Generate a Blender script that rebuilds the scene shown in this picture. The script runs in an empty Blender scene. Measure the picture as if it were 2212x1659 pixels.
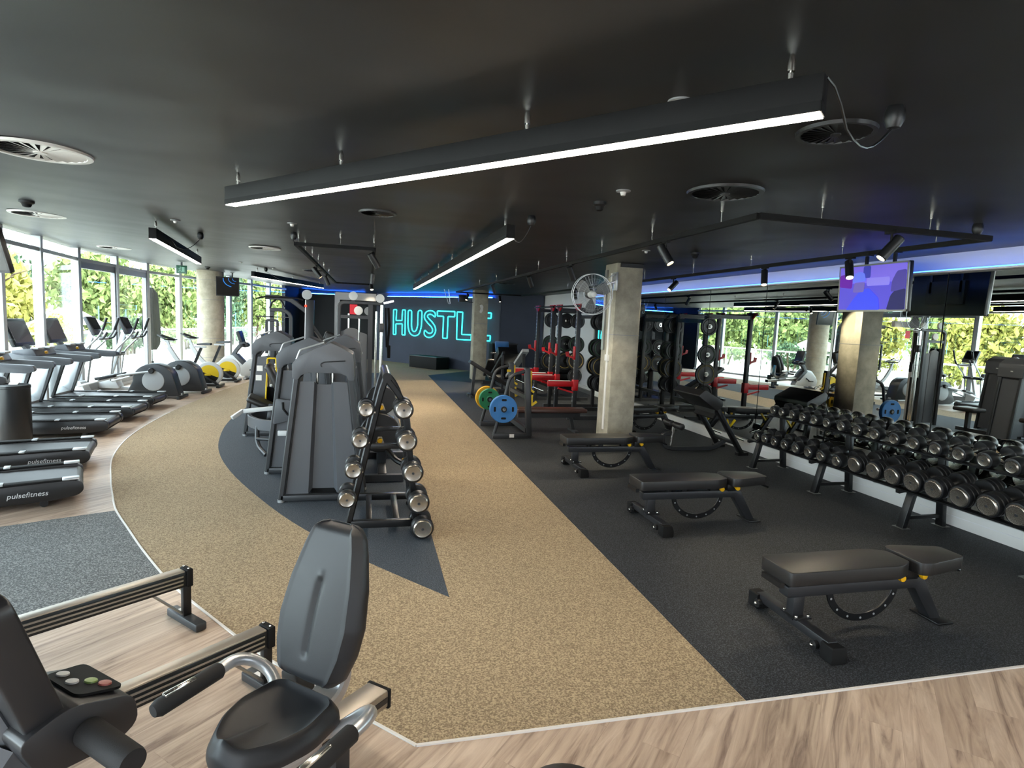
import bpy, bmesh, math, random
from mathutils import Vector as V, Matrix as M, Euler

random.seed(7)
PI = math.pi
sc = bpy.context.scene
C = sc.collection

# ------------------------------------------------------------------ camera
FPX, PITCH, ROLL, YAW, CAMH = 1263.5, 0.10784, 0.04397, 0.244, 1.75
fw0 = V((math.sin(YAW), math.cos(YAW), 0)); rt0 = V((math.cos(YAW), -math.sin(YAW), 0)); zz = V((0, 0, 1))
F = fw0*math.cos(PITCH) - zz*math.sin(PITCH); U0 = fw0*math.sin(PITCH) + zz*math.cos(PITCH)
RT = rt0*math.cos(ROLL) + U0*math.sin(ROLL); UP = -rt0*math.sin(ROLL) + U0*math.cos(ROLL)
cam = bpy.data.cameras.new('camera'); cam.sensor_width = 36; cam.sensor_fit = 'HORIZONTAL'
cam.lens = 36*FPX/2212; cam.clip_start = 0.05; cam.clip_end = 300
co = bpy.data.objects.new('camera', cam); C.objects.link(co)
mw = M.Identity(4)
for i in range(3):
    mw[i][0] = RT[i]; mw[i][1] = UP[i]; mw[i][2] = -F[i]
mw[2][3] = CAMH
co.matrix_world = mw
sc.camera = co

# ------------------------------------------------------------------ view, world, sun
sc.view_settings.view_transform = 'Standard'; sc.view_settings.look = 'None'
sc.view_settings.gamma = 1; sc.view_settings.use_curve_mapping = False
sc.view_settings.exposure = 1.1
sc.cycles.use_denoising = True
sc.cycles.max_bounces = 9; sc.cycles.diffuse_bounces = 5; sc.cycles.glossy_bounces = 5
sc.cycles.transmission_bounces = 6; sc.cycles.transparent_max_bounces = 12
sc.cycles.sample_clamp_indirect = 6; sc.cycles.caustics_reflective = False; sc.cycles.caustics_refractive = False
w = bpy.data.worlds.new('sky'); sc.world = w; w.use_nodes = True
bg = w.node_tree.nodes['Background']; bg.inputs[0].default_value = (0.80, 0.90, 1.0, 1); bg.inputs[1].default_value = 5.8
sun = bpy.data.lights.new('sun', 'SUN'); sun.energy = 7; sun.angle = 0.02; sun.color = (1, .95, .82)
so = bpy.data.objects.new('sun', sun); C.objects.link(so)
so.rotation_euler = V((-0.62, 0.28, -0.78)).to_track_quat('-Z', 'Y').to_euler()

# ------------------------------------------------------------------ mesh helpers
class MB:
    def __init__(s): s.b = bmesh.new()
    def add(s, vs, fs):
        vv = [s.b.verts.new(v) for v in vs]
        for f in fs:
            try: s.b.faces.new([vv[i] for i in f])
            except ValueError: pass
        return s
    def merge(s, t, m=None):
        if m is not None: bmesh.ops.transform(t, matrix=m, verts=t.verts)
        t.verts.index_update()
        vs = [v.co.copy() for v in t.verts]; fs = [[v.index for v in f.verts] for f in t.faces]
        t.free(); return s.add(vs, fs)
    def box(s, c, sz, rot=None, bev=0.0, seg=2, m=None):
        t = bmesh.new(); bmesh.ops.create_cube(t, size=1)
        bmesh.ops.scale(t, vec=sz, verts=t.verts)
        if bev > 0: bmesh.ops.bevel(t, geom=t.edges[:], offset=min(bev, min(sz)*.49), segments=seg, profile=.5, affect='EDGES')
        mm = M.Translation(c)
        if rot is not None: mm = mm @ (Euler(rot).to_matrix().to_4x4() if not isinstance(rot, M) else rot.to_4x4())
        return s.merge(t, mm if m is None else m @ mm)
    def beam(s, p, q, w, h, up=(0, 0, 1), bev=0.0, seg=2):
        p, q = V(p), V(q); d = q-p; L = d.length; d = d/L
        x = d.cross(V(up))
        if x.length < 1e-4: x = d.cross(V((1, 0, 0)))
        x.normalize(); z = x.cross(d)
        r = M((x, d, z)).transposed()
        return s.box((p+q)/2, (w, L, h), r, bev, seg)
    def frames(s, pts, closed=False):
        n = len(pts); T = []
        for i in range(n):
            a = pts[i-1] if (i > 0 or closed) else pts[i]; b = pts[(i+1) % n] if (i < n-1 or closed) else pts[i]
            T.append((b-a).normalized())
        u = T[0].cross(V((0, 0, 1)))
        if u.length < 1e-3: u = T[0].cross(V((1, 0, 0)))
        u.normalize(); out = []
        for i in range(n):
            u = (u - T[i]*u.dot(T[i])).normalized(); out.append((u, T[i].cross(u)))
        return out
    def tube(s, pts, r, n=10, closed=False, fil=0.0, k=5, r2=None):
        pts = [V(p) for p in pts]
        if fil > 0: pts = fillet(pts, fil, k, closed)
        fr = s.frames(pts, closed); rings = []
        for i, (p, (u, v)) in enumerate(zip(pts, fr)):
            rr = r if r2 is None else r+(r2-r)*i/(len(pts)-1)
            rings.append([p + u*math.cos(a)*rr + v*math.sin(a)*rr for a in [2*PI*j/n for j in range(n)]])
        return s.loft(rings, closed_path=closed)
    def ribbon(s, pts, w, h, fil=0.0, k=5, side=None):      # rectangular section swept along a path, 'side' = fixed sideways direction
        pts = [V(p) for p in pts]
        if fil > 0: pts = fillet(pts, fil, k)
        rings = []; n = len(pts)
        for i, p in enumerate(pts):
            t = (pts[min(i+1, n-1)]-pts[max(i-1, 0)]).normalized()
            x = V(side).normalized() if side else t.cross(V((0, 0, 1))).normalized()
            z = x.cross(t).normalized(); c = min(w, h)*.18
            rings.append([p+x*a+z*b for a, b in ((w/2-c, h/2), (-w/2+c, h/2), (-w/2, h/2-c), (-w/2, -h/2+c), (-w/2+c, -h/2), (w/2-c, -h/2), (w/2, -h/2+c), (w/2, h/2-c))])
        return s.loft(rings)
    def loft(s, rings, closed_path=False, cap=True):
        n = len(rings[0]); vs = [p for r in rings for p in r]; fs = []
        m = len(rings)
        for i in range(m if closed_path else m-1):
            a, b = i*n, ((i+1) % m)*n
            for j in range(n):
                k = (j+1) % n; fs.append((a+j, a+k, b+k, b+j))
        if cap and not closed_path: fs += [tuple(range(n-1, -1, -1)), tuple((m-1)*n+j for j in range(n))]
        return s.add(vs, fs)
    def cyl(s, p, q, r, r2=None, n=20):
        p, q = V(p), V(q); d = (q-p).normalized(); u = d.cross(V((0, 0, 1)))
        if u.length < 1e-3: u = V((1, 0, 0))
        u.normalize(); v = d.cross(u); r2 = r if r2 is None else r2
        return s.loft([[c+u*math.cos(a)*rr+v*math.sin(a)*rr for a in [2*PI*j/n for j in range(n)]] for c, rr in ((p, r), (q, r2))])
    def lathe(s, prof, p=(0, 0, 0), axis=(0, 0, 1), n=24):  # prof: (radius, distance along axis)
        p, d = V(p), V(axis).normalized(); u = d.cross(V((0, 0, 1)))
        if u.length < 1e-3: u = V((1, 0, 0))
        u.normalize(); v = d.cross(u)
        return s.loft([[p+d*t+u*math.cos(a)*max(r, 1e-4)+v*math.sin(a)*max(r, 1e-4) for a in [2*PI*j/n for j in range(n)]] for r, t in prof])
    def ring(s, c, axis, R, r, n=32, k=8):
        d = V(axis).normalized(); u = d.cross(V((0, 0, 1)))
        if u.length < 1e-3: u = V((1, 0, 0))
        u.normalize(); v = d.cross(u)
        return s.tube([V(c)+u*math.cos(a)*R+v*math.sin(a)*R for a in [2*PI*j/n for j in range(n)]], r, k, closed=True)
    def prism(s, poly, o, ux, uy, dep, bev=0.0, seg=2):     # extrude a flat outline along ux x uy, centred on it
        o, ux, uy = V(o), V(ux).normalized(), V(uy).normalized(); nz = ux.cross(uy)
        t = bmesh.new(); n = len(poly)
        a = [t.verts.new((x, y, -dep/2)) for x, y in poly]; b = [t.verts.new((x, y, dep/2)) for x, y in poly]
        t.faces.new(a[::-1]); t.faces.new(b)
        for i in range(n): t.faces.new((a[i], a[(i+1) % n], b[(i+1) % n], b[i]))
        bmesh.ops.recalc_face_normals(t, faces=t.faces)
        if bev > 0: bmesh.ops.bevel(t, geom=t.edges[:], offset=bev, segments=seg, profile=.5, affect='EDGES', clamp_overlap=True)
        m = M.Identity(4)
        for i in range(3): m[i][0] = ux[i]; m[i][1] = uy[i]; m[i][2] = nz[i]; m[i][3] = o[i]
        return s.merge(t, m)
    def ball(s, c, sz, seg=16):
        t = bmesh.new(); bmesh.ops.create_uvsphere(t, u_segments=seg, v_segments=max(6, seg//2), radius=1)
        bmesh.ops.scale(t, vec=sz if hasattr(sz, '__len__') else (sz,)*3, verts=t.verts)
        return s.merge(t, M.Translation(c))
    def mesh(s, name, mt, flat=False, ang=35):
        bmesh.ops.recalc_face_normals(s.b, faces=s.b.faces)
        me = bpy.data.meshes.new(name); s.b.to_mesh(me); s.b.free()
        me.materials.append(mt)
        if not flat:
            me.polygons.foreach_set('use_smooth', [True]*len(me.polygons))
            me.set_sharp_from_angle(angle=math.radians(ang))
        return me

def fillet(pts, r, k=5, closed=False):
    out = []; n = len(pts)
    for i, p in enumerate(pts):
        if not closed and i in (0, n-1): out.append(p); continue
        a, b = pts[i-1]-p, pts[(i+1) % n]-p
        d = min(r, a.length*.48, b.length*.48); A = p+a.normalized()*d; B = p+b.normalized()*d
        for j in range(k+1):
            t = j/k; out.append(A*(1-t)**2 + p*2*t*(1-t) + B*t*t)
    return out

def rpoly(pts, r, k=4):                                     # round the corners of a flat outline
    return [(p.x, p.y) for p in fillet([V((x, y, 0)) for x, y in pts], r, k, True)]

def thing(name, label, cat, loc=(0, 0, 0), rz=0.0, group=None):
    o = bpy.data.objects.new(name, None); C.objects.link(o); o.empty_display_size = .1
    o.location = loc; o.rotation_euler = (0, 0, rz); o['label'] = label; o['category'] = cat
    if group: o['group'] = group
    return o
def part(name, mb, mt, parent, label=None, flat=False):
    o = bpy.data.objects.new(name, mb.mesh(name, mt, flat)); C.objects.link(o); o.parent = parent
    if label: o['label'] = label
    return o
def single(name, mb, mt, label, cat, loc=(0, 0, 0), rz=0.0, group=None, flat=False):
    o = bpy.data.objects.new(name, mb.mesh(name, mt, flat)); C.objects.link(o)
    o.location = loc; o.rotation_euler = (0, 0, rz); o['label'] = label; o['category'] = cat
    if group: o['group'] = group
    return o
def struct(name, mb, mt, label=None, cat=None, parent=None, flat=False):
    o = bpy.data.objects.new(name, mb.mesh(name, mt, flat)); C.objects.link(o)
    if parent: o.parent = parent
    else: o['kind'] = 'structure'
    if label: o['label'] = label
    if cat: o['category'] = cat
    return o
def dup(root, loc, rz=None, label=None, group=None, scale=None):
    def cp(o, par):
        c = o.copy(); C.objects.link(c)
        if par: c.parent = par
        for ch in KIDS.get(o.name, list(o.children)): cp(ch, c)
        return c
    KIDS = {}
    r = cp(root, None); r.location = loc
    if rz is not None: r.rotation_euler = (0, 0, rz)
    if label: r['label'] = label
    if group: r['group'] = group
    if scale: r.scale = scale if hasattr(scale, '__len__') else (scale,)*3
    return r

# ------------------------------------------------------------------ materials
def lin(c):
    if isinstance(c, str): c = [int(c[i:i+2], 16)/255 for i in (0, 2, 4)]
    return [x/12.92 if x <= .04045 else ((x+.055)/1.055)**2.4 for x in c]
def mat(name, col, rough=.5, metal=0.0, spec=.5, emit=None, es=0.0, bump=0.0, bscale=200, bdist=.004, coat=0.0, var=0.0, vscale=8.0):
    m = bpy.data.materials.new(name); m.use_nodes = True; nt = m.node_tree; b = nt.nodes['Principled BSDF']
    c = lin(col)+[1]
    b.inputs['Base Color'].default_value = c; b.inputs['Roughness'].default_value = rough; b.inputs['Metallic'].default_value = metal
    b.inputs['Specular IOR Level'].default_value = spec; b.inputs['Coat Weight'].default_value = coat
    if emit: b.inputs['Emission Color'].default_value = lin(emit)+[1]; b.inputs['Emission Strength'].default_value = es
    tc = nt.nodes.new('ShaderNodeTexCoord')
    if bump > 0:
        n = nt.nodes.new('ShaderNodeTexNoise'); n.inputs['Scale'].default_value = bscale; n.inputs['Detail'].default_value = 2
        nt.links.new(tc.outputs['Object'], n.inputs['Vector'])
        bp = nt.nodes.new('ShaderNodeBump'); bp.inputs['Strength'].default_value = bump; bp.inputs['Distance'].default_value = bdist
        nt.links.new(n.outputs['Fac'], bp.inputs['Height']); nt.links.new(bp.outputs[0], b.inputs['Normal'])
    if var > 0:
        n = nt.nodes.new('ShaderNodeTexNoise'); n.inputs['Scale'].default_value = vscale; n.inputs['Detail'].default_value = 5
        nt.links.new(tc.outputs['Object'], n.inputs['Vector'])
        r = nt.nodes.new('ShaderNodeValToRGB'); r.color_ramp.elements[0].position = .3; r.color_ramp.elements[1].position = .7
        r.color_ramp.elements[0].color = [x*(1-var) for x in c[:3]]+[1]; r.color_ramp.elements[1].color = [min(1, x*(1+var)) for x in c[:3]]+[1]
        nt.links.new(n.outputs['Fac'], r.inputs[0]); nt.links.new(r.outputs[0], b.inputs['Base Color'])
    return m
def speckle(name, cols, scale, rough=.85, bump=.3, wide=None):      # rubber crumb / carpet flecks
    m = mat(name, cols[0], rough, spec=.3); nt = m.node_tree; b = nt.nodes['Principled BSDF']
    tc = nt.nodes.new('ShaderNodeTexCoord')
    n = nt.nodes.new('ShaderNodeTexNoise'); n.inputs['Scale'].default_value = scale; n.inputs['Detail'].default_value = 1.5; n.inputs['Roughness'].default_value = .6
    n2 = nt.nodes.new('ShaderNodeTexNoise'); n2.inputs['Scale'].default_value = .8; n2.inputs['Detail'].default_value = 3
    r = nt.nodes.new('ShaderNodeValToRGB'); e = r.color_ramp.elements
    e[0].position = .36; e[0].color = lin(cols[0])+[1]; e[1].position = .66; e[1].color = lin(cols[2])+[1]
    k = e.new(.5); k.color = lin(cols[1])+[1]
    mx = nt.nodes.new('ShaderNodeMixRGB'); mx.blend_type = 'MULTIPLY'; mx.inputs[0].default_value = .35
    r2 = nt.nodes.new('ShaderNodeValToRGB'); r2.color_ramp.elements[0].color = (.7, .7, .7, 1); r2.color_ramp.elements[0].position = .3; r2.color_ramp.elements[1].position = .7
    bp = nt.nodes.new('ShaderNodeBump'); bp.inputs['Strength'].default_value = bump; bp.inputs['Distance'].default_value = .003
    L = nt.links
    for q in (n, n2): L.new(tc.outputs['Object'], q.inputs['Vector'])
    L.new(n.outputs['Fac'], r.inputs[0]); L.new(n2.outputs['Fac'], r2.inputs[0]); L.new(r.outputs[0], mx.inputs[1]); L.new(r2.outputs[0], mx.inputs[2])
    L.new(mx.outputs[0], b.inputs['Base Color']); L.new(n.outputs['Fac'], bp.inputs['Height']); L.new(bp.outputs[0], b.inputs['Normal'])
    return m
def wood(name, rot):
    m = mat(name, '9a8a78', .42, spec=.4); nt = m.node_tree; b = nt.nodes['Principled BSDF']; L = nt.links
    tc = nt.nodes.new('ShaderNodeTexCoord'); mp = nt.nodes.new('ShaderNodeMapping'); mp.inputs['Rotation'].default_value = (0, 0, rot)
    L.new(tc.outputs['Object'], mp.inputs[0])
    br = nt.nodes.new('ShaderNodeTexBrick'); br.inputs['Scale'].default_value = 1; br.inputs['Brick Width'].default_value = 1.15; br.inputs['Row Height'].default_value = .16
    br.inputs['Mortar Size'].default_value = .0012; br.inputs['Color1'].default_value = (.30, .30, .30, 1); br.inputs['Color2'].default_value = (.75, .75, .75, 1); br.inputs['Mortar'].default_value = (.2, .2, .2, 1)
    br.offset = .37
    L.new(mp.outputs[0], br.inputs['Vector'])
    ad = nt.nodes.new('ShaderNodeVectorMath'); ad.operation = 'MULTIPLY_ADD'; ad.inputs[1].default_value = (1.1, 11, 1)
    L.new(mp.outputs[0], ad.inputs[0]); L.new(br.outputs['Color'], ad.inputs[2])
    n = nt.nodes.new('ShaderNodeTexNoise'); n.inputs['Scale'].default_value = 1.5; n.inputs['Detail'].default_value = 7; n.inputs['Roughness'].default_value = .6; n.inputs['Distortion'].default_value = 1.3
    L.new(ad.outputs[0], n.inputs['Vector'])
    r = nt.nodes.new('ShaderNodeValToRGB'); e = r.color_ramp.elements
    e[0].position = .28; e[0].color = lin('78655a')+[1]; e[1].position = .68; e[1].color = lin('cdbaa7')+[1]; k = e.new(.45); k.color = lin('b09b89')+[1]
    L.new(n.outputs['Fac'], r.inputs[0])
    mx = nt.nodes.new('ShaderNodeMixRGB'); mx.blend_type = 'MULTIPLY'; mx.inputs[0].default_value = .55
    L.new(r.outputs[0], mx.inputs[1])
    r2 = nt.nodes.new('ShaderNodeValToRGB'); r2.color_ramp.elements[0].color = (.55, .5, .47, 1); r2.color_ramp.elements[0].position = .1; r2.color_ramp.elements[1].position = .6
    L.new(br.outputs['Color'], r2.inputs[0]); L.new(r2.outputs[0], mx.inputs[2]); L.new(mx.outputs[0], b.inputs['Base Color'])
    return m
def concrete(name, c1, c2, block=0):
    m = mat(name, c1, .8, spec=.25); nt = m.node_tree; b = nt.nodes['Principled BSDF']; L = nt.links
    tc = nt.nodes.new('ShaderNodeTexCoord')
    n = nt.nodes.new('ShaderNodeTexNoise'); n.inputs['Scale'].default_value = 5; n.inputs['Detail'].default_value = 8; n.inputs['Roughness'].default_value = .65
    v = nt.nodes.new('ShaderNodeTexVoronoi'); v.inputs['Scale'].default_value = 28
    r = nt.nodes.new('ShaderNodeValToRGB'); e = r.color_ramp.elements; e[0].position = .3; e[0].color = lin(c2)+[1]; e[1].position = .65; e[1].color = lin(c1)+[1]
    r2 = nt.nodes.new('ShaderNodeValToRGB'); r2.color_ramp.elements[0].position = .04; r2.color_ramp.elements[0].color = (.55, .55, .5, 1); r2.color_ramp.elements[1].position = .12
    mx = nt.nodes.new('ShaderNodeMixRGB'); mx.blend_type = 'MULTIPLY'; mx.inputs[0].default_value = .6
    for q in (n, v): L.new(tc.outputs['Object'], q.inputs['Vector'])
    L.new(n.outputs['Fac'], r.inputs[0]); L.new(v.outputs['Distance'], r2.inputs[0]); L.new(r.outputs[0], mx.inputs[1]); L.new(r2.outputs[0], mx.inputs[2])
    L.new(mx.outputs[0], b.inputs['Base Color'])
    bp = nt.nodes.new('ShaderNodeBump'); bp.inputs['Strength'].default_value = .25; bp.inputs['Distance'].default_value = .01
    L.new(n.outputs['Fac'], bp.inputs['Height']); L.new(bp.outputs[0], b.inputs['Normal'])
    return m
def glassmat(name, tint, refl=.06):
    m = bpy.data.materials.new(name); m.use_nodes = True; nt = m.node_tree
    for nn in list(nt.nodes): nt.nodes.remove(nn)
    o = nt.nodes.new('ShaderNodeOutputMaterial'); t = nt.nodes.new('ShaderNodeBsdfTransparent'); g = nt.nodes.new('ShaderNodeBsdfGlossy'); mx = nt.nodes.new('ShaderNodeMixShader')
    lw = nt.nodes.new('ShaderNodeLayerWeight'); lw.inputs[0].default_value = .5
    pw = nt.nodes.new('ShaderNodeMath'); pw.operation = 'POWER'; pw.inputs[1].default_value = 5; fr = nt.nodes.new('ShaderNodeMath'); fr.operation = 'MULTIPLY_ADD'; fr.inputs[1].default_value = .22; fr.inputs[2].default_value = refl*.4
    nt.links.new(lw.outputs['Facing'], pw.inputs[0]); nt.links.new(pw.outputs[0], fr.inputs[0])
    t.inputs[0].default_value = (*tint, 1); g.inputs['Roughness'].default_value = .02
    nt.links.new(fr.outputs[0], mx.inputs[0]); nt.links.new(t.outputs[0], mx.inputs[1]); nt.links.new(g.outputs[0], mx.inputs[2]); nt.links.new(mx.outputs[0], o.inputs[0])
    return m

K = dict(
 wood=wood('wood_plank', -.794),
 beige=speckle('beige_speckle', ('7d6c55', '9c8a70', 'bda988'), 120),
 rubber=speckle('dark_rubber', ('1f2124', '2b2e31', '50545a'), 130, .66),
 island=speckle('blue_grey_rubber', ('2f353c', '3a424b', '596068'), 150, .8),
 carpet=speckle('grey_carpet', ('505354', '686b6c', '9a9d9b'), 110),
 white=mat('white_paint', 'd9d7d3', .5), navy=mat('navy_wall_paint', '3a4050', .75, var=.12, vscale=1.2),
 blackwall=mat('black_wall_paint', '0a0b0e', .8), ceil=mat('dark_ceiling_paint', '1e1f21', .46, spec=.58, bump=.7, bscale=.8, bdist=.06),
 fascia=mat('white_plaster', 'dedcde', .6), grey=mat('light_grey_paint', '8d8e90', .6),
 conc=concrete('board_marked_concrete', 'b4ad9c', '8f8a7b'), block=concrete('pale_concrete', 'c2b9a6', 'a09682'),
 mirror=mat('mirror_silver', 'd2d8d6', .0, 1.0), alu=mat('white_window_frame', 'c9cdcf', .4), grey_alu=mat('grey_door_frame', '8f949a', .4),
 glass=glassmat('clear_glass', (.93, .97, .96)), tile=mat('pale_terrace_paving', 'cfcac2', .7, var=.05),
 black=mat('black_metal', '17181a', .38, .0, spec=.5), blackm=mat('satin_black_steel', '1c1d1f', .32, .3), matte=mat('matte_black', '0d0d0e', .7, spec=.25),
 vinyl=mat('black_vinyl', '1d1c1c', .42, spec=.5, bump=.05, bscale=600), shroud=mat('grey_plastic_shroud', '505358', .45, bump=.05, bscale=900), dgrey=mat('dark_grey_steel', '323437', .4, .2), bsteel=mat('charcoal_steel', '26272a', .4, .15),
 chrome=mat('chrome', 'dcdad4', .16, 1.0), cap=mat('chrome_end_cap', 'a39d94', .26, .9), steel=mat('brushed_steel', 'a8a8a6', .32, 1.0), silver=mat('silver_paint', 'b3b6b8', .3, .55),
 yellow=mat('yellow_plastic', 'd8b818', .4), amber=mat('amber_knob', 'e2ac10', .35), red=mat('red_powder_coat', 'b3141d', .38), blue=mat('blue_rubber_plate', '2f6fae', .5), green=mat('green_rubber_plate', '1f7a55', .5), yel2=mat('yellow_rubber_plate', 'd9a923', .5),
 strip=mat('warm_led_diffuser', 'ffffff', .5, emit='fff1dc', es=31), led=mat('blue_led', '3a8cff', .5, emit='4078ff', es=3.2), led2=mat('deep_blue_led', '2a6cff', .5, emit='1c62f0', es=50), neon=mat('cyan_neon', '58f5ea', .4, emit='2fdfe0', es=1.4),
 bulb=mat('spot_lens', 'fff3da', .3, emit='ffe9bf', es=20), screen=mat('dark_screen', '0b0d12', .15), wgrey=mat('white_grey_plastic', 'c4c6c6', .4), lgrey=mat('light_grey_panel', '9fa2a4', .4),
 brown=mat('brown_vinyl', '4a3530', .35), cyan=mat('cyan_glass_vinyl', '7fd0e6', .5, emit='6fd0ea', es=.25), greensign=mat('green_exit_sign', '0d4a35', .4, emit='0f7a4a', es=.04), palegreen=mat('pale_green_symbol', '7fae98', .5),
 leaf1=mat('leaf_green', '71804a', .7, spec=.2, var=.4, vscale=1.5), leaf2=mat('leaf_yellow_green', '93914a', .7, spec=.2, var=.35, vscale=1.5), leaf3=mat('leaf_dark_green', '4a5f44', .7, spec=.2, var=.4, vscale=1.5), bark=mat('bark', '5b4c3c', .9), paper=mat('white_paper', 'e6e4df', .6),
 blue_pad=mat('blue_foot_plate', '3b6ea8', .5), cloth=mat('black_canvas', '0a0a0b', .9, spec=.2), gold=mat('dull_gold_ring', '8f7a45', .5, .2), woodblk=mat('plywood_edge', 'b99868', .6),
)

# ------------------------------------------------------------------ room shell
XW, HC, HL = 5.4, 2.58, 2.72
MUL = [(-4.2, -2.5), (-4.6, -.4), (-4.9, 1.6), (-5.1, 3.6), (-5.12, 5.6), (-5.0, 7.5), (-4.8, 9.3), (-4.95, 10.62), (-5.21, 12.47), (-5.16, 14.02), (-5.13, 15.7), (-4.82, 17.08), (-4.03, 19.05), (-3.62, 20.0), (-3.28, 21.3), (-2.93, 22.7)]
BACK = [(-2.93, 22.7), (-2.6, 24.2), (0.3, 23.4), (4.1, 18.42), (5.4, 18.0)]
YF = -3.0
def hc(x): return HC + (HL-HC)*min(1, max(0, (-x-1.5)/3.2))
room = MUL + BACK[1:] + [(XW, YF), (-4.1, YF)]
def flat_poly(pts, z): return MB().add([(x, y, z) for x, y in pts], [tuple(range(len(pts)))])
struct('floor', flat_poly(room, 0), K['wood'], flat=True)
def bez(p, n=6):                                            # smooth curve through points (Catmull-Rom)
    out = []
    for i in range(len(p)-1):
        a, b, c, d = p[max(i-1, 0)], p[i], p[i+1], p[min(i+2, len(p)-1)]
        for j in range(n):
            t = j/n
            out.append(tuple(.5*(2*b[k]+(c[k]-a[k])*t+(2*a[k]-5*b[k]+4*c[k]-d[k])*t*t+(3*b[k]-a[k]-3*c[k]+d[k])*t**3) for k in (0, 1)))
    return out+[p[-1]]
EDGE = bez([(-.05, 2.51), (-.25, 2.75), (-.44, 2.95), (-.65, 3.21), (-1.01, 3.69), (-1.225, 4.0), (-1.53, 4.51), (-1.79, 4.98), (-2.05, 5.46), (-2.24, 5.9), (-2.48, 6.5), (-2.8, 7.4), (-3.02, 8.4), (-3.12, 9.4), (-3.15, 10.6), (-3.1, 12), (-2.95, 14), (-2.6, 16.5), (-2.2, 19), (-1.9, 21.5), (-1.8, 23.9)])
beige = [(.22, 2.235)] + EDGE + [(.3, 23.4), (3.35, 19.4), (1.77, 17.6), (1.77, 2.235)]
def slab(pts, z): return MB().prism(pts, (0, 0, z), (1, 0, 0), (0, 1, 0), .004)
struct('floor_beige', slab(beige, .002), K['beige'], flat=True)
isl = bez([(.523, 3.49), (.01, 4.12), (-.43, 4.75), (-.78, 5.35), (-1.22, 6.24), (-1.52, 6.96), (-1.74, 7.63), (-1.9, 8.34), (-2.05, 9.4), (-2.1, 10.6), (-2.02, 12), (-1.75, 14), (-1.3, 16), (-.6, 18)]) + [(.523, 18)]
struct('floor_rubber_island', slab(isl, .004), K['island'], flat=True)
struct('floor_rubber', slab([(1.775, 2.235), (XW, 2.235), (XW, 18), (4.1, 18.42), (3.35, 19.4), (1.775, 17.62)], .004), K['rubber'], flat=True)
i0 = [i for i, p in enumerate(EDGE) if p[1] > 3.93][0]; i1 = [i for i, p in enumerate(EDGE) if p[1] > 5.44][0]
struct('floor_carpet', slab([(EDGE[i][0]-.012, EDGE[i][1]) for i in range(i0, i1)] + [(-2.06, 5.45), (-4.9, 4.1), (-4.2, .9)], .004), K['carpet'], flat=True)
struct('trim_1', MB().ribbon([(.22, 2.235, .004)] + [(x, y, .004) for x, y in EDGE[:85]], .014, .008), K['white'])
struct('trim_2', MB().beam((.22, 2.235, .004), (XW, 2.235, .004), .012, .008), K['white'])
# ceiling: one mesh that lifts towards the glass
def glass_x(y):
    if y <= MUL[0][1]: return MUL[0][0]
    for (x0, y0), (x1, y1) in zip(MUL, MUL[1:]):
        if y <= y1: return x0+(x1-x0)*(y-y0)/(y1-y0)
    return MUL[-1][0]
ys = [-3.2, -2.5] + sorted(set([p[1] for p in MUL[1:]] + [i*.7 for i in range(-2, 32)])) + [26]
NX = 12; vs = []; fs = []
for dz in (0, .25):
    for y in ys:
        xl = glass_x(y)-.1
        for i in range(NX+1):
            x = xl+(5.6-xl)*(i/NX)**1.4; vs.append((x, y, hc(x)+dz))
m_ = (NX+1)*len(ys)
for j in range(len(ys)-1):
    for i in range(NX):
        k = j*(NX+1)+i; fs += [(k, k+1, k+NX+2, k+NX+1), (m_+k, m_+k+NX+1, m_+k+NX+2, m_+k+1)]
    k = j*(NX+1); fs += [(k, k+NX+1, m_+k+NX+1, m_+k), (k+NX, m_+k+NX, m_+k+2*NX+1, k+2*NX+1)]
ceiling = struct('ceiling', MB().add(vs, fs), K['ceil'])
# right wall: white plinth, mirrors, lit recess
struct('baseboard_right', MB().box((XW+.04, 7.5, .085), (.1, 21, .17), bev=.004), K['white'])
struct('trim_3', MB().box((XW+.045, 7.5, .1), (.12, 21, .006)), K['fascia'])
struct('wall_right', MB().box((XW+.15, 7.5, 1.3), (.2, 21.2, 2.7)), K['fascia'])
seams = [-3, -.6, .9, 2.0, 3.15, 4.55, 5.9, 7.2, 8.6, 10.1, 11.8, 13.6]
for i in range(len(seams)-1):
    y0, y1 = seams[i], seams[i+1]
    single('mirror_panel', MB().box((XW+.02, (y0+y1)/2, 1.285), (.02, y1-y0-.014, 2.21)), K['mirror'],
           'tall frameless mirror panel on the right wall, number %d counted from the camera side' % (i+1) if 0 else 'frameless wall mirror panel behind the dumbbell racks and benches', 'mirror', group='mirror panels on the right wall', flat=True)
ledge = single('led_ledge', MB().box((XW-.03, 5.2, 2.395), (.10, 16.9, .016), bev=.002), K['fascia'], 'white ledge along the top of the mirrors carrying a blue light strip', 'ledge')
st_ = part('light_strip', MB().box((XW-.06, 5.2, 2.409), (.03, 16.9, .012)), K['led'], ledge, 'glowing blue strip')
def area(name, loc, direction, sx, sy, power, col):
    l = bpy.data.lights.new(name, 'AREA'); l.shape = 'RECTANGLE'; l.size = sx; l.size_y = sy; l.energy = power; l.color = lin(col)
    o = bpy.data.objects.new(name, l); C.objects.link(o); o.location = loc
    o.rotation_euler = V(direction).to_track_quat('-Z', 'Y').to_euler(); return o
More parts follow.
